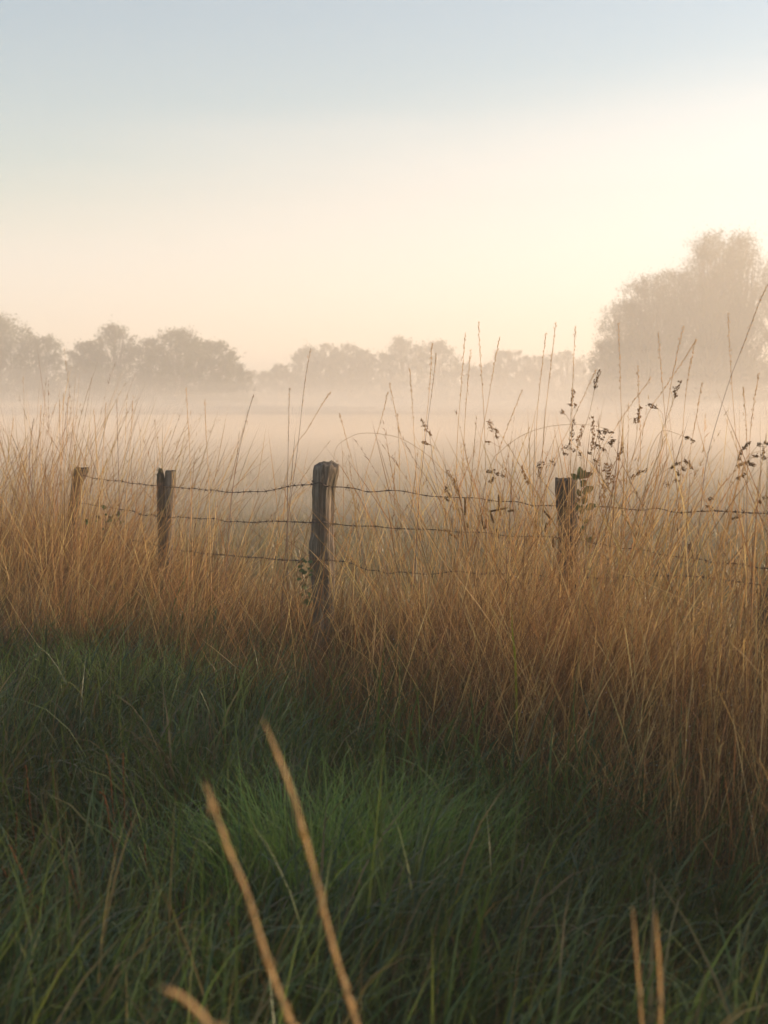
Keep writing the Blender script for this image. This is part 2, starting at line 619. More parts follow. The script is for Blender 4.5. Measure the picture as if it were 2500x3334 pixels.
fy = [posts[i][0].location[1] for i in range(5)]
Y0, Y1, Y2, Y3, Y4 = POST_Y
wires = []
wires.append(wire('top strand of barbed wire running along the post tops',
                  [(262, 1546, Y0 - .075), (278, 1551, Y0 - .08), (350, 1563, 9.0), (440, 1574, 8.65), (512, 1583, Y1 - .07), (573, 1586, Y1 - .075), (660, 1594, 7.95),
                   (753, 1601, 7.5), (880, 1594, 7.0), (1018, 1573, Y2 - .08), (1085, 1584, Y2 - .075), (1190, 1594, 6.5), (1300, 1602, 6.5), (1514, 1621, 6.5), (1700, 1637, 6.5), (1810, 1645, Y3 - .08),
                   (1880, 1646, Y3 - .08), (1990, 1651, 6.3), (2120, 1659, 6.0), (2300, 1665, 5.5), (2480, 1671, Y4 - .1), (2700, 1680, 4.5)], 1))
wires.append(wire('middle strand of barbed wire below the top one, half hidden in the grass',
                  [(240, 1632, Y0 - .07), (264, 1638, Y0 - .08), (350, 1652, 9.0), (465, 1674, 8.6), (515, 1681, Y1 - .06), (571, 1685, Y1 - .075), (690, 1694, 7.8), (800, 1698, 7.4), (1014, 1701, Y2 - .075),
                   (1082, 1705, Y2 - .075), (1190, 1712, 6.5), (1300, 1719, 6.5), (1520, 1733, 6.5), (1745, 1745, 6.5), (1819, 1750, Y3 - .08), (1885, 1757, Y3 - .07), (1970, 1774, 6.35), (2163, 1804, 5.9),
                   (2330, 1830, 5.4), (2470, 1845, Y4 - .09), (2700, 1860, 4.5)], 2))
wires.append(wire('lowest strand of barbed wire, sagging deep in the dry grass',
                  [(232, 1716, Y0 - .07), (249, 1722, Y0 - .075), (365, 1746, 9.0), (520, 1780, Y1 - .065), (570, 1788, Y1 - .07), (640, 1800, 8.0), (830, 1816, 7.3), (1010, 1823, Y2 - .08), (1090, 1826, Y2 - .08),
                   (1176, 1847, 6.5), (1264, 1862, 6.5), (1400, 1868, 6.5), (1536, 1863, 6.5), (1627, 1867, 6.5), (1820, 1880, Y3 - .08), (1890, 1880, Y3 - .07), (2060, 1878, 6.1), (2211, 1873, 5.7), (2453, 1904, Y4 - .085), (2700, 1930, 4.5)], 3))
# staples pinning the strands to the posts
for i, ys3 in enumerate([((258, 1547), (243, 1634), (236, 1718)), ((553, 1586), (550, 1684), (548, 1785)), ((1023, 1572), (1026, 1699), (1028, 1823)), ((1840, 1645), (1842, 1752), (1845, 1880)), ((2490, 1935), (2494, 1965))]):
    root = posts[i][0]
    for xs, ys in ys3:
        p = P(xs, ys, POST_Y[i] - .06)
        cx, hw, zz = posts[i][2]
        h_ = np.interp(p[2], zz[::-1], hw[::-1])
        c_ = np.interp(p[2], zz[::-1], cx[::-1])
        u = np.clip((p[0] - c_) / h_, -.95, .95)
        yy = POST_Y[i] - h_ * math.sqrt(1 - u * u) * .97
        o = link('staple', ME_staple, root, np.array([p[0], yy, p[2]]) - np.array(root.location))
        o.rotation_euler = (0, random.uniform(-.5, .5), math.asin(u))

# ------------------------------------------------------------------ trees
LEAF_COLS = [(.045, .065, .022), (.06, .08, .028), (.07, .085, .03), (.05, .06, .022)]
N_TREE = 0


def make_tree(label, xl, xr, ytop, Y, style, nleaf, seed, name='broadleaf_tree', group='trees round the misty field', low=.02, leaf=.15):
    r_ = np.random.default_rng(seed)
    top = P((xl + xr) / 2, ytop, Y)
    H = top[2]
    w = (xr - xl) / F * Y / 2
    base = np.array([top[0], Y, 0.0])
    root = thing(name, label, 'tree' if 'bush' not in name else 'bush', base, group)
    ncl = max(60, int(nleaf / 55))
    w *= 1.0
    zf = r_.uniform(low, 1, ncl)
    az = r_.uniform(0, 2 * math.pi, ncl)

    def env(z):
        if style == 'cone' or style == 'spire':
            return np.clip(1.02 - z, .02, 1) ** .8 * (1 if style == 'cone' else .92)
        if style == 'crown':
            return np.where(z > .35, np.clip(1 - ((z - .35) / .67) ** 2, .01, 1) ** .75, 1 - .12 * (.35 - z) / .35)
        if style == 'feather':
            return np.clip(1.0 - z ** 1.7, .03, 1) ** .75
        if style == 'mass':
            return np.clip(1.0 - z ** 4, .03, 1) ** .5
        return np.where(z > .35, np.sqrt(np.clip(1 - ((z - .35) / .67) ** 2, .02, 1)), 1 - .12 * (.35 - z) / .35)

    def edge_(a_, z_):                                # lumpy outline: boughs of different reach
        return w * env(z_) * (.64 + .46 * vnoise(np.cos(a_) * 1.6 + seed, np.sin(a_) * 1.6 + z_ * 4.2, seed) + .32 * vnoise(np.cos(a_) * 4 + seed, np.sin(a_) * 4 + z_ * 9, seed + 5))
    rho = edge_(az, zf) * np.sqrt(r_.uniform(.06, 1, ncl))
    c = np.stack([rho * np.cos(az), rho * np.sin(az), zf * H * .96], -1)
    ns = 12                                            # shoots that break the outline
    sz_, sa_ = r_.uniform(.62, .98, ns), r_.uniform(0, 2 * math.pi, ns)
    sr_ = edge_(sa_, sz_) * r_.uniform(.5, 1.0, ns)
    sh = np.stack([sr_ * np.cos(sa_), sr_ * np.sin(sa_), np.minimum(sz_ * 1.05, .975) * H], -1)
    sh[0] = (0, 0, H * .97)
    c = np.vstack([c, sh])
    ncl = len(c)
    outd = c * np.array([1, 1, 0]) / (np.linalg.norm(c[:, :2], axis=1)[:, None] + 1e-6)
    up = {'spire': 1.4, 'cone': 1.1, 'feather': 1.7}.get(style, .7)
    axis = outd * .8 + np.array([0, 0, up]) + r_.normal(0, .35, (ncl, 3))
    axis /= np.linalg.norm(axis, axis=1)[:, None]
    size = np.concatenate([r_.uniform(.35, 1.0, ncl - 12), r_.uniform(.25, .5, 12)]) * {'feather': .070, 'spire': .070, 'cone': .050}.get(style, .080) * (H + 2 * w) / 2
    per = np.maximum((nleaf * (size ** 1.5) / (size ** 1.5).sum()), 8).astype(int)
    idx = np.repeat(np.arange(ncl), per)
    n_ = len(idx)
    g = r_.normal(0, .42, (n_, 3))
    along = r_.normal(0, .95 if style in ('feather', 'spire') else .6, n_)
    pos = c[idx] + g * size[idx][:, None] + axis[idx] * (along * size[idx])[:, None]
    pos[:, 2] = np.abs(pos[:, 2]) + .03
    d1 = r_.normal(0, 1, (n_, 3)) + axis[idx] * .8
    d1 /= np.linalg.norm(d1, axis=1)[:, None]
    d2 = np.cross(d1, r_.normal(0, 1, (n_, 3)))
    d2 /= np.linalg.norm(d2, axis=1)[:, None]
    sz = leaf * r_.uniform(.6, 1.25, n_)[:, None]
    v = np.stack([pos - d1 * sz * .6, pos + d2 * sz * .30, pos + d1 * sz * .6, pos - d2 * sz * .30], 1)
    q = np.arange(n_ * 4).reshape(-1, 4)
    cc = np.asarray(LEAF_COLS)[r_.integers(0, len(LEAF_COLS), ncl)][idx] * r_.uniform(.8, 1.25, (n_, 1))
    link('crown', mesh_data('crown', v, q, None, M_leaf, np.repeat(cc, 4, axis=0)), root)
    mb = MB()
    nt = 1 if style in ('cone', 'spire') else 4
    for k in range(nt):
        a_ = r_.uniform(0, 6.28)
        e_ = np.array([math.cos(a_) * w * .3 * (nt > 1), math.sin(a_) * w * .3 * (nt > 1), H * r_.uniform(.72, .92)])
        m_ = e_ * .5 + np.array([r_.normal(0, .05), r_.normal(0, .05), 0]) * w
        mb.tube(smooth_path([[0, 0, -.2], m_, e_], 9), np.linspace(.016 * H, .003 * H, 9), 7)
    mb.build('trunk', M_bark, root)
    mb = MB()
    for k in range(0, ncl, 2):
        p0 = np.array([0, 0, max(.12 * H, c[k, 2] * .55)]) + np.array([c[k, 0], c[k, 1], 0]) * .12
        m_ = (p0 + c[k]) / 2 + np.array([0, 0, -.03 * H]) + r_.normal(0, .02 * H, 3)
        mb.tube(smooth_path([p0, m_, c[k] + axis[k] * size[k] * .6], 5), np.linspace(.0055 * H, .0010 * H, 5), 3, cap=False)
    mb.build('limbs', M_bark, root)
    return root


YL, YM, YR = 198.0, 280.0, 176.0
TREES = [
    ('tall rounded tree cut off by the left frame edge', -190, 150, 1026, YL, 'round', 17000),
    ('lower bushy tree right beside the tall tree at the left edge', 40, 225, 1096, YL + 4, 'round', 12000),
    ('bushy shoulder tree just left of the feathery topped tree', 195, 380, 1112, YL + 3, 'mass', 12000),
    ('feathery open topped tree rising highest in the left row', 265, 475, 1056, YL, 'crown', 11000),
    ('narrow thin crowned tree between the feathery tree and the broad dome', 395, 570, 1102, YL + 5, 'crown', 7000),
    ('broad domed tree in the left row with a small spike on top', 455, 705, 1074, YL + 2, 'round', 15000),
    ('rounded tree sloping down to the gap at the end of the left row', 590, 800, 1110, YL + 6, 'round', 11000),
    ('small low tree sloping into the gap in the tree line', 690, 830, 1184, YL + 8, 'mass', 6000),
    ('low flat bush line tree standing in the gap', 745, 905, 1210, YM, 'mass', 5200),
    ('low rounded tree stepping up from the gap', 840, 1000, 1187, YM - 4, 'mass', 6200),
    ('flat topped tree at the left end of the middle row', 920, 1085, 1127, YM, 'round', 8200),
    ('small round headed tree second in the middle row', 1005, 1130, 1118, YM + 5, 'round', 6600),
    ('round headed tree third in the middle row', 1060, 1195, 1122, YM, 'round', 7200),
    ('round headed tree at the right end of the flat topped cluster', 1115, 1235, 1136, YM + 4, 'round', 6800),
    ('small tree in the dip before the pointed tree', 1170, 1310, 1152, YM + 2, 'mass', 5600),
    ('pointed conical tree, tallest of the middle row', 1215, 1410, 1098, YM - 3, 'crown', 8000),
    ('loose crowned tree right of the pointed tree', 1340, 1510, 1112, YM, 'round', 7800),
    ('low even hedge tree right of the loose crowned tree', 1430, 1590, 1184, YM + 6, 'mass', 5200),
    ('low even hedge tree before the two small peaks', 1515, 1670, 1186, YM + 5, 'mass', 5200),
    ('first of the two small peaked trees far off in the middle', 1585, 1690, 1141, YM + 10, 'round', 5400),
    ('second of the two small peaked trees far off in the middle', 1630, 1760, 1141, YM + 10, 'round', 5600),
    ('low tree in the dip before the big pale grove', 1695, 1820, 1160, YM + 8, 'mass', 5000),
    ('round far tree touching the edge of the big pale grove', 1750, 1950, 1140, YM + 6, 'round', 7600),
    ('low spreading bush at the foot of the big grove', 1900, 2070, 1106, YR, 'round', 15000),
    ('open leaning tree on the left flank of the big grove', 1920, 2150, 976, YR + 2, 'round', 22000),
    ('loose tree on the shoulder of the big grove', 1985, 2235, 890, YR, 'round', 26000),
    ('broad tree on the shoulder of the big grove below the twin tops', 2050, 2350, 872, YR + 3, 'round', 34000),
    ('left of the twin tall spires of the big grove', 2160, 2465, 748, YR, 'crown', 40000),
    ('right of the twin tall spires of the big grove', 2265, 2560, 754, YR + 2, 'crown', 40000),
    ('tall tree of the big grove cut off by the right frame edge', 2390, 2740, 824, YR + 4, 'round', 30000),
]
for k, (lab, xl, xr, yt, Y, stl, nlf) in enumerate(TREES):
    far = Y > 240
    make_tree(lab, xl, xr, yt, Y, stl, int(nlf * (1.3 if xl < 1850 else 1)), 100 + k, low=.02, leaf=.33 if far else (.25 if Y > 188 else .17))

# ------------------------------------------------------------------ grass layout
FRONT_X = np.array([-6.0, -2.2, -1.0, -.5, .25, .6, .95, 1.6, 3.0, 8.0])
FRONT_Y = np.array([7.4, 6.9, 6.5, 5.8, 4.5, 3.85, 3.3, 2.7, 2.2, 2.0])
FENCE_X = np.array([posts[i][1][0] for i in range(5)])


def front_y(x): return np.interp(x, FRONT_X, FRONT_Y) + .9 * (vnoise(x * 2.3 + 9, x * 0 + 2.5, 8) - .5)


def fence_y(x):
    return np.interp(x, np.concatenate([[FENCE_X[0] - 6], FENCE_X, [FENCE_X[-1] + 4]]), np.array([11.5] + POST_Y + [4.2]))


def in_view(X, Y, margin):
    return (X > -Y * .2735 - margin) & ((X < Y * .2735 + margin) | ((X < Y * .2735 + 5.2) & (rng.uniform(0, 1, len(X)) < .8)))


def scatter_dry(n):
    """Random points in the strip of tall dry grass along the fence."""
    out = []
    tot = 0
    while tot < n:
        X = rng.uniform(-4.4, 7.4, n * 2)
        Y = rng.uniform(2.4, 11.5, n * 2)
        f, b_ = front_y(X), fence_y(X) + .5
        dens = np.clip(.25 + 1.5 * vnoise(X * 3.2, Y * 3.2, 5) * vnoise(X * 1.1 + 4, Y * 1.1, 6) * 1.6, 0, 1)
        ok = (Y > f) & (Y < b_) & in_view(X, Y, .7) & (rng.uniform(0, 1, n * 2) < dens)
        out.append(np.stack([X[ok], Y[ok]], -1))
        tot += ok.sum()
    return np.concatenate(out)[:n]


HF_X = np.array([-800, 0, 120, 210, 320, 500, 620, 800, 1150, 1350, 1600, 1950, 2500, 3300])
HF_H = np.array([.86, .90, 1.02, 1.12, .95, .90, .86, .80, .78, .84, .88, .88, .92, .95])


def tall_factor(X, Y):
    xs = px_of(X, Y)
    hf = np.interp(xs, HF_X, HF_H)
    d = np.clip((Y - front_y(X)) / 1.3, 0, 1)
    right = .42 + .58 * d * d * (3 - 2 * d)
    e_ = np.clip((Y - fence_y(X) + .75) / .8, 0, 1)      # left of the middle the grass stays low before the fence
    left = .66 + .34 * e_ * e_ * (3 - 2 * e_)
    k_ = np.clip((xs - 1150) / 350, 0, 1)
    return hf * (left * (1 - k_) + right * k_)


DEN_X = np.array([-800, 0, 140, 230, 330, 560, 700, 1000, 1250, 1450, 1900, 2500, 3300])
DEN_T = np.array([.7, .8, 1.0, 1.0, .6, .5, .36, .30, .40, .85, 1.0, 1.0, .8])


def clump_lean(X, Y, sc=2.2):
    """Each tussock leans its own way, most of them to the right."""
    return (vnoise(X * sc, Y * sc, 21) - .5) * 1.9


def dry_layer(n, lo, hi, width, nseg, cols, lean, bend, head=0.0, spread=.5, thin=False, back=.17):
    xy = scatter_dry(int(n * (2.2 if thin else 1)))
    if thin:
        xy = xy[rng.uniform(0, 1, len(xy)) < np.interp(px_of(xy[:, 0], xy[:, 1]), DEN_X, DEN_T)][:n]
        n = len(xy)
    X, Y = xy[:, 0], xy[:, 1]
    hf = tall_factor(X, Y)
    L = rng.uniform(lo, hi, n) * hf
    phi = clump_lean(X, Y) + rng.normal(0, spread, n)
    flip = rng.uniform(0, 1, n) < back
    phi = np.where(flip, phi + math.pi, phi)
    th0 = np.abs(rng.normal(lean[0], lean[1], n)) * np.where(flip, .7, 1) * (.6 + .9 * vnoise(X * 2.7 + 5, Y * 2.7, 23))
    th1 = rng.normal(bend[0], bend[1], n)
    base = np.stack([X, Y, ground_z(X, Y) - .01], -1)
    w = width * rng.uniform(.55, 1.4, n)
    return ribbons(base, L, phi, th0, th1, w, nseg, palette(n, cols, .32), head=np.full(n, head) if head else None)


def join(name, parts, mat, label, cat):
    off, V, Q, C = 0, [], [], []
    for v, q, c in parts:
        V.append(v)
        Q.append(q + off)
        C.append(c)
        off += len(v)
    o = link(name, mesh_data(name, np.concatenate(V), np.concatenate(Q), None, mat, np.concatenate(C)))
    return tag(o, label, cat, kind='stuff')


STRAW = [(.47, .30, .11), (.54, .37, .15), (.41, .24, .085), (.36, .19, .068), (.57, .41, .18), (.28, .14, .06), (.20, .11, .055)]
BROWN = [(.165, .088, .034), (.22, .125, .048), (.12, .062, .026), (.25, .15, .058), (.095, .05, .022), (.155, .075, .03)]
GREEN = [(.056, .096, .024), (.078, .122, .026), (.043, .080, .024), (.102, .140, .028), (.050, .088, .036), (.135, .165, .036), (.15, .12, .05), (.064, .106, .026)]

def panicles(layer, count):
    """Loose feathery seed heads on some of the tall stems."""
    tv = layer[0].reshape(-1, 9, 2, 3).mean(2)
    pick = rng.choice(len(tv), count, replace=False)
    m = 22
    stem_ = np.repeat(pick, m)
    f = rng.uniform(6.2, 8.0, len(stem_))
    j = np.minimum(f.astype(int), 7)
    fr = (f - j)[:, None]
    pos = tv[stem_, j] * (1 - fr) + tv[stem_, j + 1] * fr
    d = tv[stem_, 8] - tv[stem_, 6]
    ax = np.arctan2(d[:, 1], d[:, 0]) + rng.normal(0, 1.2, len(stem_))
    tilt = np.arctan2(np.hypot(d[:, 0], d[:, 1]), d[:, 2]) + rng.normal(.25, .3, len(stem_))
    cols = np.repeat(palette(count, [(.42, .27, .11), (.34, .20, .08), (.24, .13, .06), (.50, .34, .15)], .25), m, axis=0)
    return ribbons(pos, rng.uniform(.012, .034, len(stem_)), ax, tilt, rng.normal(.3, .3, len(stem_)), rng.uniform(.0022, .0042, len(stem_)), 2, cols, taper=2.0)


tall_layer = dry_layer(11500, .92, 1.60, .0026, 8, STRAW, (.36, .20), (.22, .30), head=.0022, thin=True, back=.22)
join('dry_grass', [
    dry_layer(64000, .28, .72, .0046, 4, BROWN, (.30, .25), (.9, .6)),
    dry_layer(24000, .55, 1.08, .0031, 6, STRAW[2:] + BROWN, (.38, .22), (.32, .40), thin=True, back=.22),
    dry_layer(9000, .35, .90, .0055, 7, STRAW + BROWN, (.75, .35), (.6, .6), back=.35, spread=1.0),
    tall_layer,
    panicles(tall_layer, 1700),
], M_dry, 'thick strip of tall straw-brown dry grass along the fence', 'grass')
# dew beading on the tall stems
n = 2600
tv = tall_layer[0].reshape(-1, 9, 2, 3)
i_ = rng.integers(0, len(tv), n)
j_ = rng.integers(3, 9, n)
dc = tv[i_, j_, 0] + rng.normal(0, .004, (n, 3)) * np.array([1, 1, .5])
dr = rng.uniform(.0007, .0016, n)
o8 = np.array([[1, 0, 0], [-1, 0, 0], [0, 1, 0], [0, -1, 0], [0, 0, 1], [0, 0, -1]], float)
t8 = np.array([[0, 2, 4], [2, 1, 4], [1, 3, 4], [3, 0, 4], [2, 0, 5], [1, 2, 5], [3, 1, 5], [0, 3, 5]])
M_dew = new_mat('dew', (.85, .85, .82), .12, .5, None, .8)
tag(link('dew_drops', mesh_data('dew_drops', (dc[:, None, :] + o8[None] * dr[:, None, None]).reshape(-1, 3), None, (np.arange(n)[:, None, None] * 6 + t8[None]).reshape(-1, 3), M_dew, smooth=True)),
    'tiny sparkling dew drops on the dry stems', 'dew', kind='stuff')

# green undergrowth inside the strip and the fresh green verge in front
n = 9000
xy = scatter_dry(n)
w_green = [ribbons(np.stack([xy[:, 0], xy[:, 1], ground_z(xy[:, 0], xy[:, 1])], -1), rng.uniform(.2, .5, n), rng.uniform(0, 6.28, n), np.abs(rng.normal(.2, .15, n)),
                   rng.normal(.9, .5, n), rng.uniform(.003, .005, n), 5, palette(n, GREEN))]


def green_layer(n, lo, hi, width, seed):
    out, tot = [], 0
    while tot < n:
        Y = 2.1 + 6.2 * rng.uniform(0, 1, n * 2) ** 1.15
        X = rng.uniform(-1, 1, n * 2) * (Y * .2735 + .75)
        dens = .45 + .9 * vnoise(X * 4, Y * 4, seed)
        over = Y - front_y(X)
        ok = (rng.uniform(0, 1, n * 2) < dens * np.clip(1 - over / 1.2, 0, 1))
        out.append(np.stack([X[ok], Y[ok]], -1))
        tot += ok.sum()
    xy = np.concatenate(out)[:n]
    X, Y = xy[:, 0], xy[:, 1]
    tus = vnoise(X * 2.6, Y * 2.6, 31)
    L = rng.uniform(lo, hi, n) * (.62 + .75 * tus)
    phi = (vnoise(X * 3, Y * 3, 33) - .5) * 5 + rng.normal(0, .9, n)
    cols = palette(n, GREEN) * (.75 + .5 * vnoise(X * 1.7, Y * 1.7, 35))[:, None]
    return ribbons(np.stack([X, Y, ground_z(X, Y) - .005], -1), L, phi, np.abs(rng.normal(.16, .13, n)), rng.normal(1.75, .9, n), width * rng.uniform(.4, 1.25, n), 7, cols, power=2.0)


join('green_grass', w_green + [green_layer(36000, .14, .36, .0072, 41), green_layer(9000, .28, .54, .0125, 43)], M_green,
     'dewy dark green grass covering the near verge', 'grass')

# thin dead stems standing in the green verge
n = 2600
Y = 2.3 + 5.5 * rng.uniform(0, 1, n)
X = rng.uniform(-1, 1, n) * (Y * .2735 + .6)
k = (Y < front_y(X) + .3) & (vnoise(X * 1.6 + 3, Y * 1.6, 51) + .35 * (X < -.3 * Y / 3) > .52)
X, Y = X[k], Y[k]
n = len(X)
join('dead_stems', [ribbons(np.stack([X, Y, ground_z(X, Y)], -1), rng.uniform(.22, .48, n), rng.uniform(0, 6.28, n), np.abs(rng.normal(.15, .12, n)), rng.normal(.2, .3, n),
                            rng.uniform(.0018, .0032, n), 5, palette(n, [(.20, .10, .04), (.26, .16, .07), (.16, .07, .03), (.30, .20, .10)]))],
     M_dry, 'scattered thin dead brown stems in the green verge', 'grass')

# grazed field beyond the fence
n = 42000
Y = 5.5 + 26 * rng.uniform(0, 1, n) ** 1.6
X = rng.uniform(-1, 1, n) * (Y * .2735 + 1.5)
k = Y > fence_y(X) + .5
X, Y = X[k], Y[k]
n = len(X)
join('field_grass', [ribbons(np.stack([X, Y, ground_z(X, Y) - .005], -1), rng.uniform(.08, .24, n) * (.6 + .8 * vnoise(X * .8, Y * .8, 61)), rng.uniform(0, 6.28, n), np.abs(rng.normal(.2, .2, n)),
                             rng.normal(.8, .5, n), .0035 + .0005 * Y, 3, palette(n, [(.17, .15, .06), (.22, .18, .08), (.28, .21, .10), (.14, .13, .05)]))],
     M_green, 'short dull green grass of the misty field beyond the fence', 'grass')

# ------------------------------------------------------------------ single stalks and seed heads
SPK_V = np.array([[0, 0, -.5], [.22, 0, -.05], [0, .16, -.05], [-.22, 0, -.05], [0, -.16, -.05], [0, 0, .5]])
SPK_T = np.array([[0, 2, 1], [0, 3, 2], [0, 4, 3], [0, 1, 4], [5, 1, 2], [5, 2, 3], [5, 3, 4], [5, 4, 1]])


def frame(d):
    d = d / (np.linalg.norm(d) + 1e-12)
    a = np.cross(d, [0.2, .9, .1])
    a /= np.linalg.norm(a)
    return np.stack([a, np.cross(d, a), d], 1)


def spikelet(mb, c, d, length, fat=1.0):
    v = SPK_V * np.array([fat, fat, 1]) * length
    mb.add(v @ frame(np.asarray(d, float)).T + c, None, SPK_T)


def to_ground(pts):
    """Carry a traced stalk on down to the soil."""
    p = np.asarray(pts, float)
    if p[-1, 2] < .02:
        return p
    d = p[-1] - p[-2]
    sl = np.clip(d[:2] / max(-d[2], .03), -.5, .5) * .55
    m = np.array([p[-1, 0] + sl[0] * p[-1, 2] * .5, p[-1, 1] + sl[1] * p[-1, 2] * .5, p[-1, 2] * .5])
    e = np.array([m[0] + sl[0] * p[-1, 2] * .3, m[1], float(ground_z(m[0], m[1])) - .01])
    return np.vstack([p, m, e])


def stalk(name, label, cat, group, trace, Y, mat, r0=.0010, r1=.0004, head='narrow', head_mat=None, head_len=.22, n=26, seed=0, Ytop=None):
    """trace: photo pixels from the tip down; Y may run from Ytop (tip) to Y (foot)."""
    r_ = np.random.default_rng(seed)
    ys = np.linspace(Ytop if Ytop else Y, Y, len(trace))
    pts = to_ground([P(x, y, d) for (x, y), d in zip(trace, ys)])
    path = smooth_path(pts, n)
    base = path[-1].copy()
    root = thing(name, label, cat, base, group)
    rel = path - base
    mb = MB()
    rad = np.linspace(r1, r0, n)
    mb.tube(rel, rad, 5)
    mb.build('stem', mat, root)
    seg = np.concatenate([[0], np.cumsum(np.linalg.norm(np.diff(rel, axis=0), axis=1))])

    def at_(s):
        return np.array([np.interp(s, seg, rel[:, k_]) for k_ in range(3)])
    if head == 'narrow':
        mb = MB()
        s = .004
        while s < head_len:
            c = at_(s)
            d = at_(max(s - .01, 0)) - at_(s + .01)
            for _ in range(2):
                o = r_.normal(0, 1, 3) * .0024
                spikelet(mb, c + o, d + r_.normal(0, .22, 3) * np.linalg.norm(d), r_.uniform(.008, .014), .5)
            s += r_.uniform(.006, .011) * (1 + 1.5 * s / head_len)
        mb.build('seed_head', head_mat or mat, root)
    return root, at_


def clusters(root, base, segs, Y, mat, seed, fat=1.0, part='spikelet_cluster'):
    """Clumps of a seed head, each traced as a short line in the photograph."""
    r_ = np.random.default_rng(seed)
    for (x0, y0, x1, y1) in segs:
        a, b_ = P(x0, y0, Y), P(x1, y1, Y)
        Ln = np.linalg.norm(b_ - a)
        d = (a - b_) / Ln
        nl = max(2, int(Ln / .011))
        mb = MB()
        F_ = frame(d)
        for k in range(nl):
            f = (k + .5) / nl
            c = a + (b_ - a) * f + F_[:, 0] * r_.uniform(-.003, .003)
            thick = .0058 * fat * (.55 + .6 * math.sin(math.pi * min(1, f * .85 + .12))) * r_.uniform(.75, 1.2)
            for _ in range(9):
                o = F_ @ (r_.normal(0, 1, 3) * np.array([thick * .6, thick * .6, thick * .55]))
                spikelet(mb, c + o - base, d + F_ @ (r_.normal(0, .45, 3) * np.array([1, 1, .2])), r_.uniform(.008, .013), .75)
        mb.build(part, mat, root)


def pedicel(root, base, p0, p1, Y, mat):
    mb = MB()
    a, b_ = P(*p0, Y), P(*p1, Y)
    m = (a + b_) / 2 + np.array([0, 0, .004])
    mb.tube(smooth_path([a - base, m - base, b_ - base], 6), .0007, 4)
    mb.build('side_branch', mat, root)


ORD = ['first', 'second', 'third', 'fourth', 'fifth', 'sixth', 'seventh', 'eighth', 'ninth', 'tenth', 'eleventh', 'twelfth', 'thirteenth', 'fourteenth', 'fifteenth', 'sixteenth', 'seventeenth', 'eighteenth']
ZONES = [(250, 'left of the leaning post'), (540, 'between the two left posts'), (1060, 'between split and middle posts'), (1845, 'between middle and overgrown posts'), (9999, 'right of the overgrown post')]


def order_labels(items, what):
    """items: (photo x, own label or None) -> a label each, counted from the left within the gap between two posts."""
    out = [lab for _, lab in items]
    for k_, (x1, where) in enumerate(ZONES):
        x0 = ZONES[k_ - 1][0] if k_ else -9999
        idx = sorted((i_ for i_, (x, lab) in enumerate(items) if lab is None and x0 <= x < x1), key=lambda i_: items[i_][0])
        for r_, i_ in enumerate(idx):
            out[i_] = '%s, %s from the left %s' % (what, ORD[r_], where) if len(idx) > 1 else '%s, the only one %s' % (what, where)
    return out


G_TALL = 'tall thin stalks rising above the fence'
L_TALL = 'tall thin straw-coloured stalk rising out of the dry grass against the mist'
k = 0
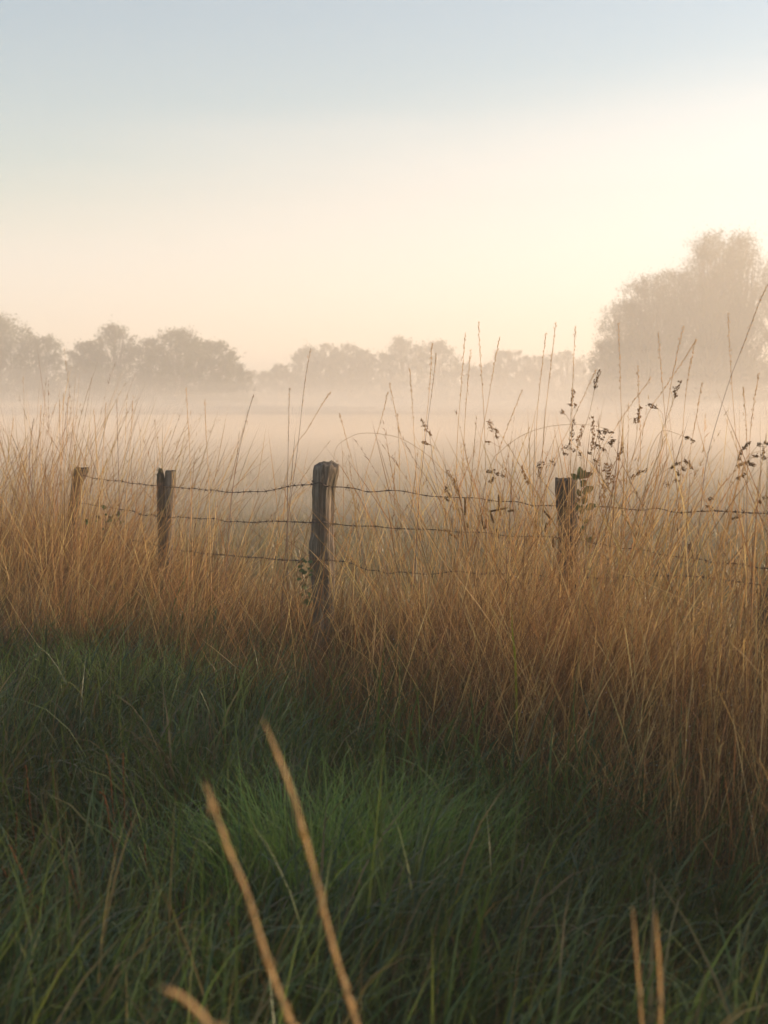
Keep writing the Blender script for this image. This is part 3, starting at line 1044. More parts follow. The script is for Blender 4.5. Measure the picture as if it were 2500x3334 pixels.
# (trace from the tip, distance, material, own label or None)
TALL = [
    ([(1011, 1133), (990, 1260), (972, 1430), (950, 1600), (935, 1720)], 6.3, 'purple', 'single tall dark purple stalk just left of the pale middle post'),
    ([(1406, 1115), (1402, 1200), (1395, 1300), (1378, 1450), (1362, 1600)], 6.0, 'pale', None),
    ([(1420, 1150), (1408, 1260), (1390, 1390), (1372, 1540), (1362, 1650)], 6.1, 'purple', None),
    ([(1514, 1085), (1508, 1170), (1498, 1300), (1488, 1450)], 5.9, 'pale', None),
    ([(1558, 1050), (1561, 1130), (1570, 1260), (1578, 1420)], 5.8, 'pale', None),
    ([(1532, 1140), (1522, 1260), (1512, 1400)], 6.0, 'pale', None),
    ([(1626, 1100), (1605, 1210), (1585, 1330), (1560, 1480)], 5.9, 'pale', None),
    ([(1810, 1048), (1800, 1130), (1785, 1260), (1770, 1420)], 5.6, 'pale', None),
    ([(1875, 1060), (1868, 1150), (1864, 1270), (1860, 1420)], 5.7, 'pale', None),
    ([(1778, 1085), (1765, 1190), (1750, 1330), (1745, 1460)], 5.9, 'pale', None),
    ([(2013, 1050), (2018, 1180), (2022, 1330), (2028, 1480)], 5.5, 'pale', 'upright stalk standing before the edge of the big pale grove'),
    ([(2143, 1085), (2152, 1200), (2162, 1320), (2170, 1460)], 5.4, 'pale', None),
    ([(2225, 1060), (2205, 1150), (2185, 1250), (2170, 1350), (2150, 1480)], 5.4, 'pale', None),
    ([(2263, 1110), (2240, 1230), (2228, 1330), (2220, 1470)], 5.3, 'pale', None),
    ([(2268, 1105), (2210, 1195), (2160, 1270), (2090, 1400)], 5.5, 'pale', None),
    ([(2370, 1020), (2377, 1160), (2383, 1260), (2395, 1420), (2405, 1560)], 5.0, 'pale', None),
    ([(2500, 925), (2470, 990), (2425, 1110), (2380, 1225), (2340, 1350), (2305, 1480), (2285, 1620)], 4.9, 'purple', 'long dark stalk leaning out of the frame before the big grove'),
    ([(2470, 1215), (2452, 1330), (2440, 1450)], 5.0, 'pale', None),
    ([(2420, 1260), (2428, 1370), (2432, 1480)], 5.0, 'pale', None),
    ([(2076, 1190), (2080, 1300), (2085, 1450)], 5.6, 'pale', None),
    ([(2285, 1245), (2270, 1340), (2250, 1450), (2235, 1560)], 5.3, 'pale', None),
    ([(606, 1262), (610, 1340), (616, 1440), (620, 1560)], 7.2, 'pale', None),
    ([(667, 1300), (670, 1400), (676, 1500), (680, 1600)], 7.1, 'pale', None),
    ([(826, 1285), (806, 1350), (784, 1440), (762, 1560), (750, 1660)], 6.9, 'purple', None),
    ([(942, 1262), (940, 1350), (938, 1460), (936, 1600)], 6.5, 'purple', None),
    ([(1263, 1275), (1245, 1350), (1215, 1460), (1185, 1580)], 6.3, 'pale', None),
    ([(1267, 1245), (1285, 1330), (1305, 1420), (1330, 1530)], 6.2, 'pale', None),
    ([(1333, 1200), (1340, 1290), (1348, 1420), (1355, 1560)], 6.2, 'pale', None),
    ([(1076, 1275), (1040, 1330), (1000, 1400), (950, 1490)], 6.5, 'pale', None),
    ([(1105, 1345), (1125, 1420), (1150, 1510), (1180, 1600)], 6.4, 'pale', None),
    ([(206, 1280), (205, 1350), (203, 1450), (200, 1560)], 8.4, 'pale', None),
    ([(222, 1290), (219, 1360), (215, 1470), (210, 1560)], 8.3, 'pale', None),
    ([(193, 1300), (194, 1380), (196, 1480), (197, 1580)], 8.4, 'pale', None),
    ([(133, 1320), (130, 1400), (133, 1500), (140, 1600)], 8.6, 'pale', None),
    ([(380, 1300), (382, 1400), (385, 1510), (388, 1620)], 8.0, 'purple', None),
    ([(432, 1305), (428, 1390), (420, 1500), (412, 1600)], 7.9, 'pale', None),
    ([(44, 1360), (35, 1430), (22, 1520), (12, 1610)], 8.8, 'pale', None),
    ([(110, 1362), (100, 1430), (96, 1510), (104, 1600)], 8.7, 'purple', None),
    ([(305, 1335), (310, 1400), (316, 1500), (322, 1600)], 8.1, 'pale', None),
    ([(345, 1310), (340, 1390), (335, 1480), (332, 1580)], 8.1, 'pale', None),
    ([(560, 1400), (535, 1450), (505, 1530), (470, 1640)], 7.8, 'pale', None),
    ([(1700, 1270), (1660, 1370), (1620, 1480), (1590, 1600)], 5.9, 'pale', None),
    ([(1940, 1205), (1900, 1290), (1850, 1400), (1800, 1520)], 5.8, 'pale', None),
    ([(2120, 1230), (2060, 1310), (2000, 1400), (1940, 1520)], 5.6, 'pale', None),
]
LABS = order_labels([(t_[0][0][0], t_[3]) for t_ in TALL], 'tall thin straw-coloured stalk')
for (tr, Y, mt, _), lab in zip(TALL, LABS):
    k += 1
    stalk('grass_stalk', lab or L_TALL, 'grass stalk', G_TALL, tr, Y, M_purple if mt == 'purple' else M_pale, r0=.0015 * Y / 6, r1=.0007 * Y / 6, head='narrow',
          head_mat=M_pale if mt != 'purple' or k % 2 else M_seed, head_len=.20 + .08 * random.random(), seed=200 + k)

# arched stalks
for lab, tr, Y in [
    ('long thin stalk arching over to the left beside the middle post', [(1085, 1505), (1095, 1457), (1130, 1428), (1175, 1411), (1240, 1413), (1310, 1430), (1390, 1480), (1440, 1530), (1488, 1600)], 6.2),
    ('thin stalk bowed flat across the clustered seed heads', [(1985, 1400), (1930, 1385), (1860, 1382), (1780, 1390), (1700, 1418), (1630, 1470), (1590, 1540)], 5.8),
    ('pale stalk bent over low between the two left posts', [(254, 1869), (300, 1846), (360, 1838), (430, 1846), (520, 1868), (570, 1890)], 7.0),
]:
    k += 1
    stalk('arched_stalk', lab, 'grass stalk', None, tr, Y, M_straw, .0013, .0006, head=None, seed=300 + k, n=40)

# cocksfoot: dark clumpy seed heads. (label, stalk trace from head downward, clumps, distance)
def r3(x, y): return 1600 + x * .5425, 700 + y * .5425
def rA(x, y): return 1300 + x * .27125, 1300 + y * .27125
def rB(x, y): return 1500 + x * .6028, 1400 + y * .6028
def rC(x, y): return 2150 + x * .2713, 1150 + y * .2713


def conv(fn, tr): return [fn(*p) for p in tr]
def convs(fn, sg): return [(*fn(a, b_), *fn(c, d)) for a, b_, c, d in sg]


L_CF = 'small dark clumpy seed head on a thin stalk among the tall grass right of the middle post'
COCKS = [
    ('topmost dark seed head, upright before the edge of the big grove', r3, [(657, 930), (620, 1040), (590, 1180), (545, 1320), (500, 1480)], [(655, 932, 632, 985), (635, 985, 618, 1012), (628, 1015, 622, 1042)], 5.8, 'd'),
    ('golden seed head with a dark crosspiece below it', r3, [(492, 1045), (480, 1130), (470, 1300), (465, 1480)], [(492, 1045, 486, 1085), (486, 1085, 478, 1125), (460, 1140, 488, 1142), (490, 1138, 512, 1150), (420, 1168, 438, 1192)], 5.9, 's'),
    ('dark seed head standing alone before the middle of the big grove', r3, [(1137, 988), (1100, 1095), (1050, 1230), (1000, 1400)], [(1136, 990, 1115, 1035), (1112, 1035, 1093, 1062), (1108, 1068, 1098, 1094)], 5.4, 'd'),
    (None, r3, [(892, 1145), (880, 1240), (860, 1400), (830, 1560)], [(893, 1145, 884, 1185), (886, 1188, 880, 1220), (866, 1220, 860, 1250), (884, 1218, 876, 1240)], 5.7, 's'),
    (None, r3, [(945, 1135), (985, 1158), (1030, 1210), (1010, 1400), (990, 1560)], [(943, 1133, 968, 1146), (968, 1146, 990, 1160)], 5.6, 'd'),
    (None, r3, [(490, 1225), (478, 1380), (472, 1600)], [(491, 1222, 486, 1260), (488, 1262, 480, 1300), (484, 1300, 475, 1340), (476, 1340, 470, 1385)], 5.9, 'd'),
    (None, r3, [(548, 1260), (515, 1390), (505, 1600)], [(550, 1258, 538, 1300), (540, 1300, 528, 1335), (525, 1330, 512, 1360), (538, 1370, 515, 1400)], 5.9, 's'),
    ('slender upright wavy seed head in the thick of the clustered heads', r3, [(611, 1208), (606, 1320), (602, 1420), (590, 1600)], [(611, 1208, 610, 1250), (611, 1250, 606, 1290), (605, 1290, 610, 1330), (609, 1330, 602, 1375), (603, 1375, 604, 1410)], 5.8, 's'),
    ('open seed head of five separate dark tufts', r3, [(690, 1285), (675, 1340), (640, 1420), (610, 1540)], [(640, 1290, 655, 1312), (668, 1300, 682, 1316), (675, 1282, 698, 1292), (700, 1298, 740, 1310), (635, 1332, 665, 1352)], 5.7, 'd'),
    (None, r3, [(720, 1345), (712, 1390), (690, 1500), (680, 1640)], [(722, 1345, 714, 1385), (705, 1360, 722, 1368), (722, 1350, 742, 1354), (612, 1368, 660, 1392), (668, 1398, 678, 1418)], 5.7, 'd'),
    (None, r3, [(787, 1365), (770, 1440), (760, 1560), (740, 1700)], [(788, 1363, 782, 1410), (782, 1410, 772, 1440), (770, 1440, 758, 1470)], 5.6, 'd'),
    (None, r3, [(1225, 1365), (1165, 1335), (1090, 1305), (1020, 1298), (960, 1400), (930, 1560)], [(1225, 1366, 1190, 1350), (1185, 1345, 1163, 1335)], 5.5, 'd'),
    (None, rC, [(1065, 1060), (980, 1160), (930, 1280), (860, 1500), (790, 1800)], [(1066, 1060, 1030, 1110), (1030, 1110, 985, 1155), (985, 1170, 965, 1220), (950, 1225, 925, 1280)], 5.0, 'd'),
    (None, rC, [(1290, 1080), (1170, 1110), (1080, 1230), (980, 1450), (900, 1700)], [(1300, 1080, 1245, 1088), (1222, 1095, 1170, 1115), (1180, 1240, 1120, 1252), (1245, 1165, 1215, 1215), (1255, 1235, 1232, 1270)], 4.9, 'd'),
    (None, rC, [(920, 1360), (1020, 1310), (1130, 1340), (1060, 1500), (960, 1750)], [(920, 1358, 985, 1335), (985, 1335, 1030, 1308), (1035, 1315, 1085, 1325), (1085, 1325, 1140, 1342), (975, 1470, 1030, 1458), (920, 1500, 955, 1498)], 5.0, 'd'),
    (None, r3, [(425, 1402), (500, 1405), (545, 1437), (530, 1600)], [(425, 1402, 465, 1401), (465, 1402, 510, 1412), (520, 1428, 545, 1438), (430, 1425, 440, 1442)], 5.9, 'd'),
    ('dark gold seed head leaning left, highest near the middle post', rA, [(265, 235), (330, 380), (375, 440), (480, 650), (570, 860), (660, 1060), (760, 1300)], [(264, 230, 292, 300), (292, 300, 318, 350), (318, 350, 330, 385), (345, 385, 376, 440), (278, 500, 312, 520), (312, 515, 342, 545)], 6.2, 's'),
    ('forked golden brown seed head right of the middle post', rA, [(1155, 340), (1175, 470), (1220, 640), (1290, 900), (1370, 1200), (1400, 1400)], [(1065, 248, 1090, 320), (1088, 318, 1120, 392), (1156, 338, 1164, 400), (1164, 410, 1178, 470), (1030, 500, 1088, 514)], 6.0, 's'),
    ('dark drooping seed head hanging in a hook below the forked one', rA, [(1040, 880), (1110, 850), (1160, 875), (1250, 915), (1330, 1000), (1380, 1200)], [(1036, 884, 1090, 862), (1088, 868, 1150, 848), (1160, 885, 1195, 902), (1225, 910, 1255, 925), (1130, 925, 1108, 970), (1108, 970, 1090, 1010)], 6.0, 'd'),
    (None, rA, [(568, 862), (640, 950), (690, 1060), (715, 1120), (760, 1350)], [(568, 862, 612, 915), (612, 920, 650, 975), (655, 980, 672, 1005), (650, 1030, 680, 1075), (685, 1075, 712, 1118)], 6.2, 's'),
    (None, rA, [(535, 1550), (630, 1610), (710, 1670), (760, 1800)], [(535, 1550, 600, 1590), (600, 1590, 660, 1630), (650, 1632, 710, 1672)], 6.1, 's'),
    (None, rA, [(1460, 800), (1510, 920), (1550, 1020), (1590, 1300)], [(1460, 800, 1490, 870), (1490, 870, 1520, 960), (1525, 970, 1550, 1020)], 6.0, 's'),
    (None, rA, [(570, 1030), (575, 1110), (600, 1300)], [(570, 1030, 578, 1070), (560, 1080, 570, 1112), (612, 1135, 606, 1165), (560, 1190, 570, 1220)], 6.2, 'd'),
    ('hanging loose seed head drooping above the leafy twig', rB, [(800, 180), (780, 230), (820, 300), (800, 420)], [(790, 180, 772, 225), (815, 185, 805, 240), (800, 195, 790, 275), (825, 240, 815, 290), (770, 270, 768, 320), (790, 280, 800, 320), (775, 320, 772, 370)], 5.8, 's'),
    (None, rB, [(445, 175), (420, 240), (450, 330), (480, 460)], [(450, 175, 418, 185), (415, 195, 432, 215), (428, 215, 420, 250), (480, 178, 512, 182)], 6.0, 'd'),
    ('dark ragged seed head nodding over right of the leafy twig', rB, [(1250, 212), (1215, 168), (1160, 185), (1080, 240), (1000, 330)], [(1205, 165, 1222, 172), (1222, 175, 1240, 190), (1236, 188, 1252, 212), (1140, 205, 1152, 200), (1160, 190, 1185, 185), (1190, 205, 1208, 220), (1165, 225, 1182, 240), (1145, 268, 1182, 270), (1108, 298, 1125, 292)], 5.5, 'd'),
    (None, rB, [(1012, 213), (915, 262), (860, 340), (830, 450)], [(1012, 213, 975, 225), (972, 228, 945, 240), (940, 243, 915, 262)], 5.7, 'd'),
    (None, rB, [(718, 160), (735, 172), (690, 260), (660, 380)], [(715, 158, 748, 178), (690, 118, 702, 122)], 5.8, 'd'),
    (None, rB, [(1322, 415), (1345, 420), (1320, 520), (1290, 640)], [(1322, 415, 1365, 420), (1335, 370, 1368, 374)], 5.4, 'd'),
    (None, rB, [(1460, 478), (1515, 466), (1480, 560)], [(1460, 478, 1490, 470), (1490, 470, 1518, 465)], 5.1, 'd'),
    (None, rB, [(1640, 355), (1659, 372), (1630, 480)], [(1632, 356, 1662, 372), (1608, 385, 1620, 392)], 4.9, 'd'),
    (None, rB, [(1230, 610), (1250, 650), (1255, 700), (1240, 800)], [(1230, 612, 1240, 640), (1238, 645, 1256, 665), (1250, 670, 1262, 712)], 5.3, 'd'),
]
k = 0
LABS = order_labels([(c_[1](*c_[2][0])[0], c_[0]) for c_ in COCKS], 'dark clumpy seed head')
for (_, fn, tr, sg, Y, mt), lab in zip(COCKS, LABS):
    k += 1
    mat = M_seed_dark if mt == 'd' else M_seed
    root, at_ = stalk('cocksfoot_stalk', lab or L_CF, 'grass stalk', 'dark clumpy seed heads along the fence', conv(fn, tr), Y, M_straw, .0012, .0006, head=None, seed=400 + k)
    base = np.array(root.location)
    segs = convs(fn, sg)
    clusters(root, base, segs, Y, mat, 500 + k, fat=1.2 * Y / 6)
    tip = conv(fn, tr)
    dense = smooth_path(np.array([[x, y] for x, y in tip]), 40)
    for (x0, y0, x1, y1) in segs:
        dd = np.hypot(dense[:, 0] - x1, dense[:, 1] - y1)
        j = dd.argmin()
        if dd[j] > 5:
            j2 = min(j + 4, 39)
            pedicel(root, base, tuple(dense[j2]), ((x0 + x1) / 2, (y0 + y1) / 2), Y, M_straw)

# timothy: smooth dark cylindrical heads
L_TM = 'dark smooth cylinder seed head standing in the dry grass below the top wire'
TIM = [
    ('tall dark cylinder seed head crossing the top wire, leftmost of its kind', rA, (790, 1172, 790, 1392), 6.0),
    ('dark cylinder seed head crossed by a sideways one just under the top wire', rA, (1190, 1142, 1206, 1398), 6.0),
    (None, rA, (975, 1385, 1016, 1562), 6.05), (None, rA, (1045, 1438, 1038, 1550), 6.05), (None, rA, (1085, 1330, 1135, 1488), 6.0),
    (None, rA, (1166, 1555, 1186, 1668), 6.05), (None, rA, (1634, 1440, 1642, 1560), 6.0), (None, rA, (815, 1485, 826, 1545), 6.1),
    ('dark cylinder seed head lying sideways across the upright ones', rA, (1085, 1348, 1300, 1302), 5.95),
    (None, rA, (1298, 1345, 1372, 1332), 5.95),
    (None, rB, (498, 572, 500, 636), 5.9), (None, rB, (405, 487, 405, 536), 5.95), (None, rB, (463, 500, 455, 550), 5.95), (None, rB, (442, 430, 490, 485), 5.9),
]
k = 0
LABS = order_labels([(t_[1](*t_[2][:2])[0], t_[0]) for t_ in TIM], 'dark cylinder seed head')
for (_, fn, sg, Y), lab in zip(TIM, LABS):
    k += 1
    (x0, y0), (x1, y1) = fn(*sg[:2]), fn(*sg[2:])
    dx, dy = x1 - x0, max(y1 - y0, 12)
    ln = math.hypot(dx, dy)
    drop = [(x0, y0), (x1, y1), (x1 + dx / ln * 50 + 3, y1 + abs(dy) / ln * 70 + 25), (x1 + dx / ln * 60, y1 + 190)]
    root, at_ = stalk('timothy_stalk', lab or L_TM, 'grass stalk', 'dark cylinder seed heads under the top wire', drop, Y, M_straw, .0012, .0008, head=None, seed=600 + k)
    base = np.array(root.location)
    r_ = np.random.default_rng(700 + k)
    a, b_ = P(x0, y0, Y) - base, P(x1, y1, Y) - base
    m = 22
    t_ = np.linspace(0, 1, m)
    rad = .0042 * np.clip(np.sqrt(1 - (np.abs(t_ - .5) / .51) ** 6), .25, 1) * (1 + .12 * np.where(np.arange(m) % 2, 1, -1))
    mb = MB()
    mb.tube(a + (b_ - a) * t_[:, None] + r_.normal(0, .0002, (m, 3)), rad, 9)
    for _ in range(60):
        f = r_.uniform(.03, .97)
        F_ = frame(a - b_)
        an = r_.uniform(0, 6.28)
        o = F_[:, 0] * math.cos(an) + F_[:, 1] * math.sin(an)
        spikelet(mb, a + (b_ - a) * f + o * .0042, o * .8 + (a - b_) / np.linalg.norm(a - b_), .0045, .6)
    mb.build('seed_head', M_seed_dark, root)

# ------------------------------------------------------------------ leafy twig beside the overgrown post
def leaf_mesh(name, mat, ln, wd, fold=.25, curl=.2):
    m = 7
    t_ = np.linspace(0, 1, m)
    w_ = wd * np.sin(math.pi * np.clip(t_ * .93 + .05, 0, 1)) ** .75
    z_ = -curl * ln * t_ ** 2
    c = np.stack([np.zeros(m), t_ * ln, z_], -1)
    le = c + np.stack([-w_, np.zeros(m), fold * w_], -1)
    ri = c + np.stack([w_, np.zeros(m), fold * w_], -1)
    v = np.concatenate([le, c, ri])
    i = np.arange(m - 1)
    q = np.concatenate([np.stack([i, i + m, i + m + 1, i + 1], -1), np.stack([i + m, i + 2 * m, i + 2 * m + 1, i + m + 1], -1)])
    u = v + np.array([0, 0, -.0012])
    vv = np.concatenate([v, u])
    return mesh_data(name, vv, np.concatenate([q, q[:, ::-1] + 3 * m]), None, mat, smooth=True)


LEAF_A = leaf_mesh('leaf', M_twig, .055, .015)
LEAF_B = leaf_mesh('leaf', M_twig_brown, .05, .012, .35, .35)


def rL(x, y): return 1750 + x * .1809, 1500 + y * .1809


def leafy(label, stem_tr, leaves, Y, name='leafy_twig', cat='plant', scale=1.0):
    root, at_ = stalk(name, label, cat, None, stem_tr, Y, M_bark, .003, .0012, head=None, seed=33)
    base = np.array(root.location)
    for (x0, y0, x1, y1, kind) in leaves:
        a, b_ = P(x0, y0, Y), P(x1, y1, Y)
        d = b_ - a + np.array([0, random.uniform(-.02, .0), 0])
        ln = np.linalg.norm(d)
        o = link('leaf', LEAF_A if kind == 'g' else LEAF_B, root, a - base)
        s_ = ln / .055
        o.scale = (s_ * 1.15, s_, s_)
        zax = Vector((random.uniform(-.5, .5), -1, random.uniform(.1, .7)))
        y_ = Vector(d).normalized()
        x_ = y_.cross(zax).normalized()
        z_ = x_.cross(y_)
        o.rotation_euler = Matrix((x_, y_, z_)).transposed().to_euler()
    return root


tw = []
for x0, y0, x1, y1, kd in [(760, 340, 775, 115, 'g'), (800, 330, 850, 170, 'g'), (800, 300, 985, 205, 'b'), (720, 330, 605, 240, 'g'), (770, 400, 870, 345, 'g'), (780, 470, 880, 370, 'g'), (810, 590, 985, 455, 'g'),
                           (830, 600, 915, 560, 'b'), (800, 720, 890, 610, 'g'), (770, 640, 720, 520, 'g'), (810, 780, 890, 660, 'g'), (760, 760, 700, 640, 'b'), (860, 880, 1040, 770, 'g'), (790, 960, 790, 800, 'g'), (740, 900, 690, 760, 'g'),
                           (830, 1120, 900, 1060, 'g'), (860, 1420, 930, 1390, 'g'), (900, 1450, 990, 1370, 'g'), (920, 1560, 1000, 1540, 'g'), (900, 1900, 930, 1960, 'g'), (780, 1080, 720, 980, 'b'), (760, 1250, 830, 1180, 'g'), (800, 1360, 750, 1270, 'g')]:
    tw.append((*rL(x0, y0), *rL(x1, y1), kd))
leafy('upright leafy twig with oval green leaves beside the overgrown post', conv(rL, [(775, 200), (775, 420), (800, 700), (800, 1000), (820, 1400), (840, 1900)]), tw, 6.42)
lv = []
for _ in range(26):
    x, y = random.gauss(345, 32), random.gauss(1690, 22)
    lv.append((x, y, x + random.uniform(-16, 16), y - random.uniform(-4, 16), random.choice('ggb')))
leafy('low leafy weed showing green between the two left posts', [(345, 1672), (342, 1730), (340, 1800)], lv, 8.5, 'leafy_weed')
lv = []
for _ in range(22):
    y = random.uniform(1815, 1960)
    x = 985 + random.gauss(0, 10) + (y - 1815) * .12
    lv.append((x, y, x + random.choice((-1, 1)) * random.uniform(8, 18), y + random.uniform(-6, 14), random.choice('ggb')))
leafy('dark nettle-like weed growing against the left side of the middle post', [(976, 1812), (985, 1870), (1000, 1960)], lv, 6.5, 'leafy_weed')

# ------------------------------------------------------------------ fresh tussocks in the near verge, and paler ones tinted as if sunlit
def tussock(label, xs, ys_base, Y, nb, nfill, spread, L, seed, cols):
    global rng
    keep = rng
    rng = np.random.default_rng(seed)
    c = P(xs, ys_base, Y)
    root = thing('grass_tussock', label, 'grass tussock', (c[0], Y, 0), None)
    mt = new_mat('tussock_blade', (.08, .16, .035), .4, .4, 'tint', .45)
    for k_, (cnt, wd, nm) in enumerate(((nb, .0062, 'blade'), (nfill, .0042, 'filler_blades'))):
        rr = rng.normal(0, spread, (cnt, 2))
        base = np.stack([rr[:, 0], rr[:, 1], ground_z(rr[:, 0] + c[0], rr[:, 1] + Y) - .005], -1)
        phi = np.arctan2(rr[:, 1], rr[:, 0]) + rng.normal(0, .5, cnt)
        Lb = rng.uniform(.7, 1.2, cnt) * L
        args = (Lb, phi, np.abs(rng.normal(.12, .1, cnt)), rng.normal(1.5, .6, cnt), wd * rng.uniform(.7, 1.3, cnt))
        pc = palette(cnt, cols)
        if nm == 'blade':
            for i in range(cnt):
                v, q, cc = ribbons(base[i:i + 1], *[a[i:i + 1] for a in args], 10, pc[i:i + 1], power=2.0)
                link('blade', mesh_data('blade', v, q, None, mt, cc), root)
        else:
            v, q, cc = ribbons(base, *args, 7, pc, power=2.0)
            o = link(nm, mesh_data(nm, v, q, None, mt, cc), root)
            o['kind'] = 'stuff'
    rng = keep
    return root


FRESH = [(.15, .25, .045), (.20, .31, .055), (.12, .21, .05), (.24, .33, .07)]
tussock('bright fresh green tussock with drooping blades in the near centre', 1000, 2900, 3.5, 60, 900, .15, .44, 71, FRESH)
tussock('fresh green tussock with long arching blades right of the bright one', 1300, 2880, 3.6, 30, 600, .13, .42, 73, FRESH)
SUNLIT_PALE = [(.26, .34, .08), (.21, .29, .06), (.30, .36, .10), (.18, .25, .06)]  # lightened greens: a patch of sun on the shaded verge, put into blade colour
tussock('sunlit-tinted pale yellow-green tussock at the verge below the two left posts', 420, 2290, 6.0, 30, 420, .22, .38, 75, SUNLIT_PALE)
tussock('sunlit-tinted pale green tussock at the left frame edge of the verge', 60, 2300, 5.9, 24, 320, .20, .34, 81, SUNLIT_PALE)
tussock('sunlit-tinted pale green tussock at the verge halfway between split and middle posts', 700, 2310, 5.7, 24, 320, .20, .32, 83, SUNLIT_PALE)
tussock('upright dark green tussock in the lower right', 1960, 3000, 3.35, 24, 420, .12, .36, 77, GREEN)

# the lone yellow-green blade standing in the dry grass
for lab, tr, Y in [('lone bright yellow-green blade upright in the brown grass', [(1666, 1985), (1668, 2060), (1676, 2130), (1680, 2230)], 4.7),
                   ('dull green blade upright in the brown grass left of the yellow one', [(1530, 2220), (1536, 2300), (1545, 2390)], 4.6)]:
    pts = to_ground([P(x, y, Y) for x, y in tr])
    path = smooth_path(pts, 12)
    base = path[-1].copy()
    root = thing('green_shoot', lab, 'shoot', base)
    w_ = .0045 * np.sin(np.linspace(.12, 2.6, 12))
    side = np.array([.95, .3, 0])
    v = np.concatenate([path - base - side * w_[:, None], path - base + np.array([0, .0015, 0]), path - base + side * w_[:, None]])
    i = np.arange(11)
    q = np.concatenate([np.stack([i, i + 1, i + 13, i + 12], -1), np.stack([i + 12, i + 13, i + 25, i + 24], -1)])
    link('blade', mesh_data('blade', v, q, None, M_lime if 'yellow-green' in lab else M_twig, smooth=True), root)

# ------------------------------------------------------------------ near stalks, out of focus
NEAR = [
    ('thick blurred straw stalk leaning left in the near centre, the taller one', [(855, 2340), (900, 2450), (960, 2610), (1010, 2790), (1060, 2990), (1110, 3170), (1160, 3334), (1200, 3500)], 1.25, .0034),
    ('thick blurred straw stalk leaning left in the near centre, the shorter one', [(662, 2545), (695, 2630), (745, 2770), (800, 2900), (850, 3060), (895, 3200), (945, 3334), (985, 3480)], 1.2, .0034),
    ('broken straw stalk standing upright near the lower right corner, on the left', [(2057, 2950), (2068, 3060), (2078, 3180), (2090, 3334), (2100, 3480)], 1.5, .0028),
    ('broken straw stalk standing upright near the lower right corner, on the right', [(2132, 2962), (2140, 3060), (2148, 3180), (2150, 3334), (2152, 3480)], 1.45, .0030),
    ('very blurred tan stalk tip bending in from the bottom edge', [(520, 3215), (570, 3232), (620, 3270), (665, 3320), (700, 3390), (720, 3520)], .95, .0042),
]
k = 0
for lab, tr, Y, rad in NEAR:
    k += 1
    pts = [P(x, y, Y) for x, y in tr]
    path = smooth_path(to_ground(pts), 40)
    base = path[-1].copy()
    root = thing('straw_stalk', lab, 'grass stalk', base, 'out of focus straw stalks close to the camera')
    r_ = np.random.default_rng(800 + k)
    rr = rad * np.concatenate([np.linspace(.12, .5, 6), np.linspace(.5, .8, 34)]) * (1 + .10 * r_.standard_normal(40) * .5)
    mb = MB()
    mb.tube(path - base, rr * .8, 8)
    mb.build('stem', M_pale, root, smooth=True)
    mb = MB()
    sg_ = np.concatenate([[0], np.cumsum(np.linalg.norm(np.diff(path, axis=0), axis=1))])
    if k in (1, 2, 5):                                 # rough leaf sheaths and small spikelets along the stem
        for s in np.sort(r_.uniform(.0, min(.55, sg_[-1]), 46)):
            c = np.array([np.interp(s, sg_, path[:, j]) for j in range(3)]) - base
            d = np.array([np.interp(max(s - .01, 0), sg_, path[:, j]) - np.interp(s + .01, sg_, path[:, j]) for j in range(3)])
            spikelet(mb, c + r_.normal(0, .0016, 3), d / np.linalg.norm(d) + r_.normal(0, .2, 3), r_.uniform(.010, .030), .24)
        mb.build('spikelets', M_straw, root)['kind'] = 'stuff'
    else:
        for s in (.10, .27):
            c = np.array([np.interp(s, sg_, path[:, j]) for j in range(3)]) - base
            mb = MB()
            mb.tube([c + [0, 0, .006], c, c - [0, 0, .006]], [rad * .6, rad * .85, rad * .6], 8)
            mb.build('node', M_straw, root)

# rust-brown dock-like stems in the near left verge
RUST = [((84, 2490), (92, 2570), (100, 2650), (112, 2740)), ((168, 2465), (178, 2540), (184, 2640)), ((345, 2455), (358, 2520), (368, 2640), (378, 2760)), ((400, 2450), (402, 2540), (405, 2680), (406, 2780)),
        ((30, 2750), (48, 2790), (66, 2830), (110, 2930), (150, 3020)), ((2, 2815), (40, 2890), (70, 2960)), ((228, 2815), (240, 2860), (255, 2920), (262, 3000)), ((425, 2640), (426, 2720), (420, 2820)), ((325, 2575), (345, 2610), (365, 2740), (395, 2880)),
        ((740, 3000), (760, 3060), (790, 3160), (815, 3260)), ((640, 3060), (690, 3150), (740, 3240), (800, 3330)), ((210, 3185), (212, 3250), (208, 3334)), ((1560, 2668), (1556, 2720), (1550, 2800)), ((470, 2740), (474, 2800), (480, 2900)),
        ((55, 2645), (52, 2720), (50, 2800)), ((214, 2640), (212, 2720), (215, 2820))]
k = 0
for tr in RUST:
    k += 1
    yb = max(p[1] for p in tr)
    Y = min(6.0, max(2.7, (CAM_H - .12) * F / (yb + 60 - HORIZON)))
    pts = to_ground([P(x, y, Y) for x, y in tr])
    path = smooth_path(pts, 16)
    base = path[-1].copy()
    root = thing('rusty_stem', 'thin rust-brown seeded stem in the near verge, %s from the left' % ORD[sorted(t_[0][0] for t_ in RUST).index(tr[0][0])], 'plant stem', base, 'rust-brown seeded stems in the near verge')
    mb = MB()
    mb.tube(path - base, np.linspace(.0010, .0019, 16), 5)
    mb.build('stem', M_rust, root)
    mb = MB()
    r_ = np.random.default_rng(900 + k)
    for f in np.linspace(.01, .55, 26):
        c = np.array([np.interp(f * 15, np.arange(16), path[:, j]) for j in range(3)]) - base
        spikelet(mb, c + r_.normal(0, .0015, 3), r_.normal(0, .5, 3) + np.array([0, 0, 1]), r_.uniform(.006, .010), .8)
    mb.build('seeds', M_rust, root)

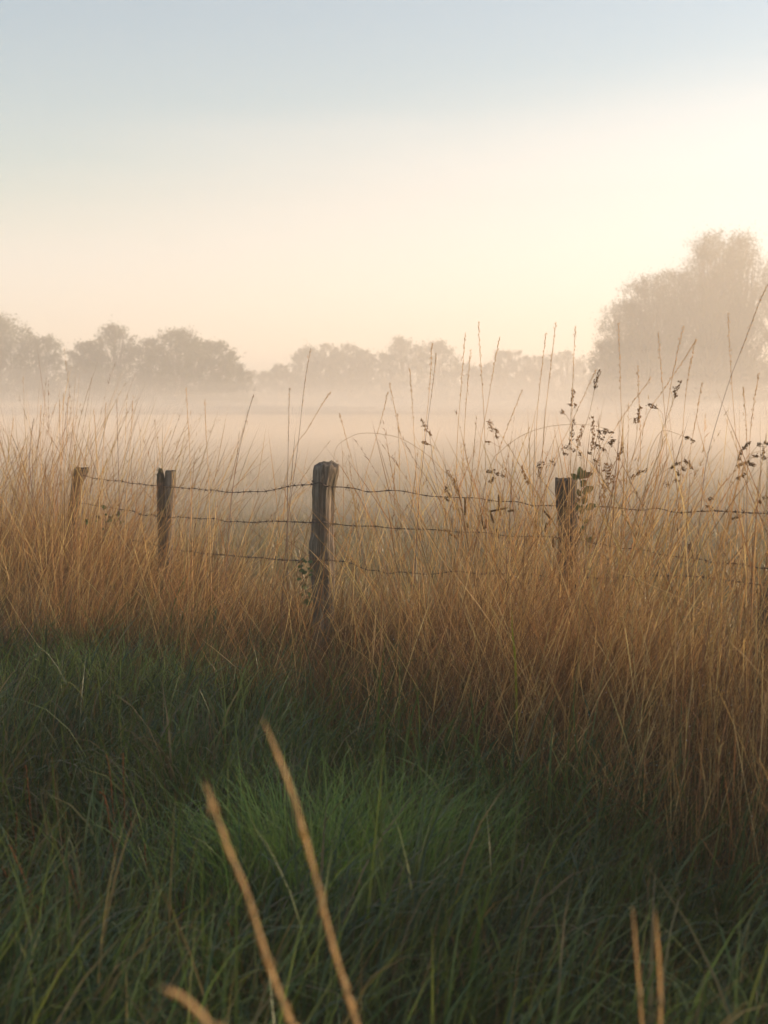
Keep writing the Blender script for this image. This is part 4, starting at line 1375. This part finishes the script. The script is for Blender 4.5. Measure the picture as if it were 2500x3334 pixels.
# ------------------------------------------------------------------ the air: haze and the ground mist on the field
def volume_mat(name, density, color=(.95, .90, .83), g=.25):
    m = bpy.data.materials.new(name)
    m.use_nodes = True
    n, l = m.node_tree.nodes, m.node_tree.links
    n.clear()
    v = n.new('ShaderNodeVolumePrincipled')
    v.inputs['Color'].default_value = (*color, 1)
    v.inputs['Density'].default_value = density
    v.inputs['Anisotropy'].default_value = g
    o = n.new('ShaderNodeOutputMaterial')
    l.new(v.outputs['Volume'], o.inputs['Volume'])
    return m


def box(name, x0, x1, y0, y1, z0, z1, mat, label):
    v = [(x, y, z) for z in (z0, z1) for y in (y0, y1) for x in (x0, x1)]
    q = [(0, 2, 3, 1), (4, 5, 7, 6), (0, 1, 5, 4), (2, 6, 7, 3), (0, 4, 6, 2), (1, 3, 7, 5)]
    o = link(name, mesh_data(name, v, q, None, mat))
    return tag(o, label, 'haze', kind='stuff')


box('haze', -700, 700, -700, 700, -1.2, 25.5, volume_mat('haze_air', HAZE_DENSITY), 'pale morning haze filling the air over the whole meadow')


def mist_layer(name, x0, x1, y0, y1, z0, top, mat, label, seed):
    """A closed body of mist whose upper side rolls gently."""
    xs_, ys_ = np.linspace(x0, x1, 50), np.linspace(y0, y1, 40)
    X_, Y_ = np.meshgrid(xs_, ys_)
    Z_ = top * (.50 + 1.0 * vnoise(X_ * .045 + seed * 3.7, Y_ * .03, 80 + seed))
    nx_, ny_ = len(xs_), len(ys_)
    v = np.concatenate([np.stack([X_, Y_, Z_], -1).reshape(-1, 3), np.stack([X_, Y_, np.full_like(X_, z0)], -1).reshape(-1, 3)])
    a, b_ = np.meshgrid(np.arange(nx_ - 1), np.arange(ny_ - 1))
    g_ = (b_ * nx_ + a).ravel()
    m = nx_ * ny_
    up_ = np.stack([g_, g_ + 1, g_ + nx_ + 1, g_ + nx_], -1)
    ring = np.concatenate([np.arange(nx_), np.arange(1, ny_) * nx_ + nx_ - 1, (ny_ - 1) * nx_ + np.arange(nx_ - 2, -1, -1), np.arange(ny_ - 2, 0, -1) * nx_])
    r2 = np.roll(ring, -1)
    q = np.concatenate([up_, up_[:, ::-1] + m, np.stack([ring, ring + m, r2 + m, r2], -1)])
    o = link(name, mesh_data(name, v, q, None, mat))
    return tag(o, label, 'haze', kind='stuff')


for k, top in enumerate((.35, .7, 1.05, 1.4, 1.8, 2.3, 2.9, 3.6, 4.6)):
    mist_layer('mist_bank', -260, 260, 54.0 + k * 5, 420.0 + k, -.3 - .05 * k, top, volume_mat('thick_mist', MIST_FAR * (2.2 if top < 1.5 else 1), (.88, .81, .73), g=.15), 'pale low mist bank lying along the far field', k)
for k, top in enumerate((.3, .55, .8, 1.1)):
    mist_layer('field_mist', -120, 120, 10.6 + k * 1.5, 53.0 + k * 9, -.31 - .05 * k, top, volume_mat('thin_mist', MIST_NEAR / 4, (.86, .78, .69), g=.15), 'thin low mist lying on the near field', k + 20)
